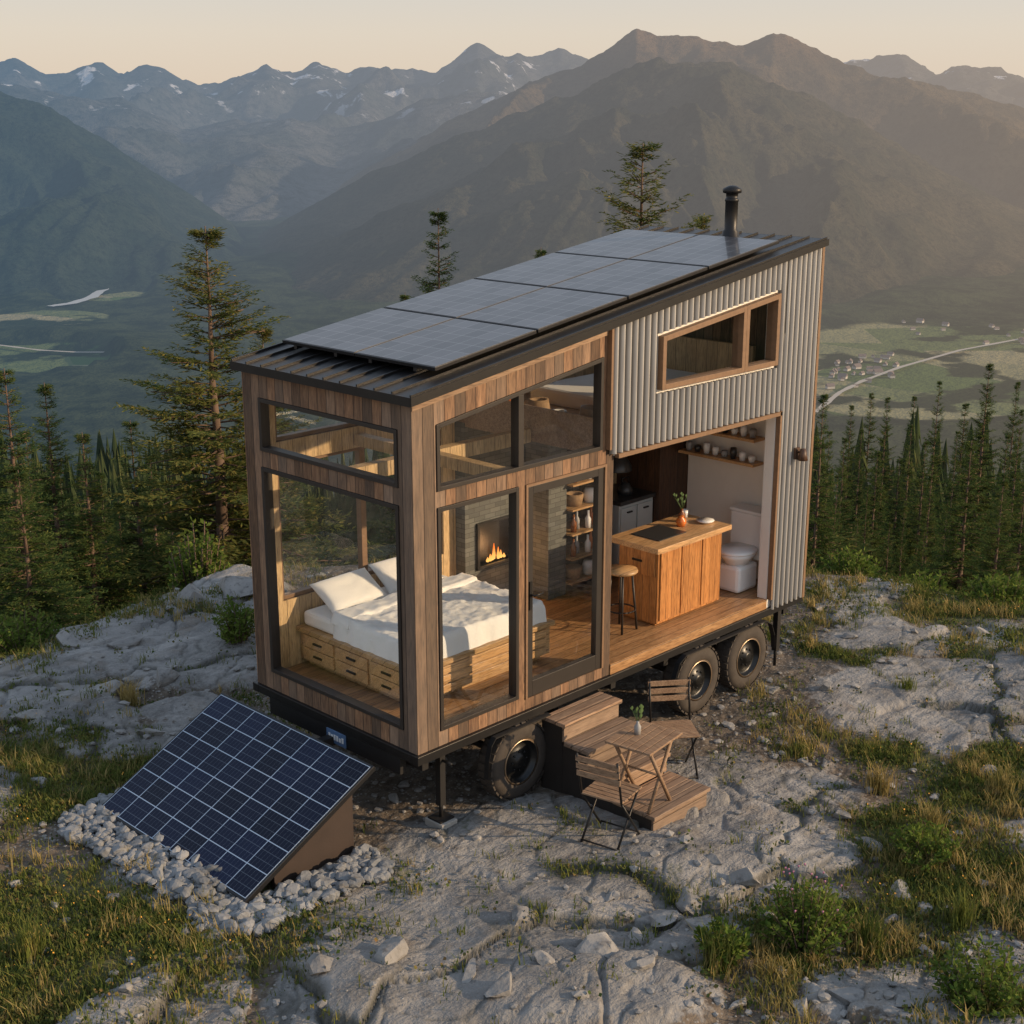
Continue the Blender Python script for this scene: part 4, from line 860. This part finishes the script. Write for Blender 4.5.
# ------------------------------------------------------------------ steps
sp=thing('wooden_steps','four tread wooden steps with dark sides leading up to the glass door','steps',(1.83,-.6,0))
tr=[(0,-.30,.70),(-.30,-.58,.53),(-.58,-.87,.36),(-.87,-1.32,.18)]
for i,(a,b_,z) in enumerate(tr):
    t=MB(); n=3 if i<3 else 4; wd=(a-b_)/n
    for k in range(n): t.box(1.44,2.22,b_+wd*k+.004-(.02 if k==0 else 0),b_+wd*(k+1)-.004,z-.035,z)
    if i==0: t.v=[(x,min(y,-.045),z) for x,y,z in t.v]
    t.build('tread','step',sp,bevel=.004)
    MB().box(1.46,2.20,b_+.01,b_+.03,0 if i==3 else z-.18,z-.037).build('riser','step',sp)
for x in(1.462,2.162):
    t=MB()
    for i,(a,b_,z) in enumerate(tr): t.box(x,x+.036,b_+.032,min(a,-.05)+.029,-.03,z-.038)
    t.build('stringer','frame',sp)
MB().box(.24,.42,-.02,.20,-.03,.074).build('block','conc',tag=('small grey block under the front jack of the trailer','block'),bevel=.008)
# ------------------------------------------------------------------ bistro set
tb=thing('bistro_table','small slatted wooden folding table on the bottom step','table',(1.60,-1.07,.18),R(8),None,True)
t=MB()
for k in range(6): t.box(-.27,.27,-.222+.075*k,-.155+.075*k,.585,.605)
t.box(-.22,-.19,-.21,.21,.565,.584).box(.19,.22,-.21,.21,.565,.584).build('tabletop','slat',tb,local=True,bevel=.003)
for y in(-.17,.17):
    for s_ in(-1,1): MB().tube((s_*.2,y+s_*.01,.575),(-s_*.16,y+s_*.01,.004),.017).build('leg','slat',tb,local=True)
MB().tube((0,-.17,.29),(0,.17,.29),.01).build('crossbar','slat',tb,local=True); MB().tube((-.13,-.17,.06),(-.13,.17,.06),.009).build('crossbar','slat',tb,local=True)
def chair(loc,rz,label):
    t=thing('bistro_chair',label,'chair',loc,rz,'folding bistro chairs',True)
    s=MB()
    for k in range(6): s.box(-.18+.062*k,-.128+.062*k,-.19,.19,.43,.445)
    s.build('seat','slat',t,local=True,bevel=.003)
    b=MB()
    for z in(.62,.69,.76): 
        xo=-.20-(z-.43)*.16; b.box(xo-.008,xo+.008,-.2,.2,z,z+.05)
    b.build('backrest','slat',t,local=True,bevel=.003)
    for y in(-.185,.185):
        MB().tube((-.26,y,.83),(-.17,y,.43),.010).tube((-.17,y,.43),(.17,y*1.0,.004),.010).build('leg','black',t,local=True)
        MB().tube((.15,y*.9,.42),(-.2,y*.9,.004),.010).build('leg','black',t,local=True)
    for a_,b_ in (((-.2,-.17,.03),(-.2,.17,.03)),((.165,-.18,.03),(.165,.18,.03)),((-.15,-.18,.42),(-.15,.18,.42)),((.15,-.18,.42),(.15,.18,.42))): MB().tube(a_,b_,.0075).build('crossbar','black',t,local=True)
    return t
x,y=1.13,-1.12; chair((x,y,ground(x,y)),R(12),'slatted folding chair in front of the table, its back to the camera')
x,y=2.46,-.74; chair((x,y,ground(x,y)),R(232),'slatted folding chair behind the table, beside the steps')
fv=thing('flower_bottle','small bottle with a green sprig on the bistro table','vase',(1.6,-1.0,.786))
MB().lathe((1.6,-1.0,.786),[(0,0),(.028,0),(.03,.07),(.012,.10),(.012,.12),(0,.12)],14).build('bottle','greyp',fv)
b=MB(); rd=random.Random(6)
for i in range(12):
    e=Vector((1.6+rd.uniform(-.05,.05),-1.0+rd.uniform(-.05,.05),.786+rd.uniform(.14,.24))); b.tube((1.6,-1.0,.89),e,.002,.0015,4); b.add([e,e+Vector((.018,0,.02)),e+Vector((0,0,.045)),e+Vector((-.018,.01,.02))],[(0,1,2,3)])
b.build('sprig','green',fv,recalc=False)
# ------------------------------------------------------------------ ground solar panel
gp=thing('solar_panel','large tilted dark blue solar panel standing on cobbles left of the tiny house','solar panel',(-.97,1.25,0),0,None,True)
ang=math.atan2(.66,1.28)
fr=MB().box(-.735,.735,-1.075,1.075,-.045,.0).build('panel_frame','alu',gp,local=True,bevel=.004); fr.location=(0,0,.42); fr.rotation_euler=(0,-ang,0)
ce=MB().box(-.712,.712,-1.052,1.052,.001,.003).build('cell_sheet','cells',gp,local=True); ce.location=(0,0,.42); ce.rotation_euler=(0,-ang,0)
s=MB()
for y in(-.97,.94): s.prism([(-.30,y,.0),(.50,y,.0),(.50,y,.42+.50*.515-.06),(-.30,y,.42-.30*.515-.06)],(0,.03,0))
s.box(.47,.499,-.939,.939,.0,.60).build('support','corten',gp,local=True)
# ------------------------------------------------------------------ light
hr,hg=.965,-.20
SD=Vector((RU*hr+GU*hg,RV*hr+GV*hg,math.tan(R(18)))).normalized()
sun=bpy.data.lights.new('sun','SUN'); sun.energy=4.9; sun.angle=R(.8); sun.color=(1,.73,.45); so=bpy.data.objects.new('sun',sun); COL.objects.link(so); so.rotation_euler=SD.to_track_quat('Z','Y').to_euler(); so.location=(0,-20,20)
wd=bpy.data.worlds.new('World'); scene.world=wd; wd.use_nodes=True; nt=wd.node_tree; nt.nodes.clear()
sk=nt.nodes.new('ShaderNodeTexSky'); sk.sky_type='NISHITA'; sk.sun_disc=False; sk.sun_elevation=R(18); sk.sun_rotation=math.atan2(SD.x,SD.y); sk.air_density=1.2; sk.dust_density=2
tc=nt.nodes.new('ShaderNodeTexCoord'); se=nt.nodes.new('ShaderNodeSeparateXYZ'); nt.links.new(tc.outputs['Generated'],se.inputs[0])
rp=nt.nodes.new('ShaderNodeValToRGB'); el=rp.color_ramp.elements; el[0].position=0; el[0].color=(.77,.62,.48,1); el[1].position=1; el[1].color=(.37,.49,.68,1)
for p_,c_ in((.05,(.74,.65,.55,1)),(.10,(.62,.61,.60,1)),(.3,(.58,.65,.75,1))): e=el.new(p_); e.color=c_
nt.links.new(se.outputs[2],rp.inputs[0])
b1=nt.nodes.new('ShaderNodeBackground'); nt.links.new(sk.outputs[0],b1.inputs[0]); b1.inputs[1].default_value=.02
b2=nt.nodes.new('ShaderNodeBackground'); nt.links.new(rp.outputs[0],b2.inputs[0]); b2.inputs[1].default_value=.92
ad=nt.nodes.new('ShaderNodeAddShader'); nt.links.new(b1.outputs[0],ad.inputs[0]); nt.links.new(b2.outputs[0],ad.inputs[1])
wo=nt.nodes.new('ShaderNodeOutputWorld'); nt.links.new(ad.outputs[0],wo.inputs[0])
for o in bpy.data.objects:
    if '_w' in o: del o['_w']
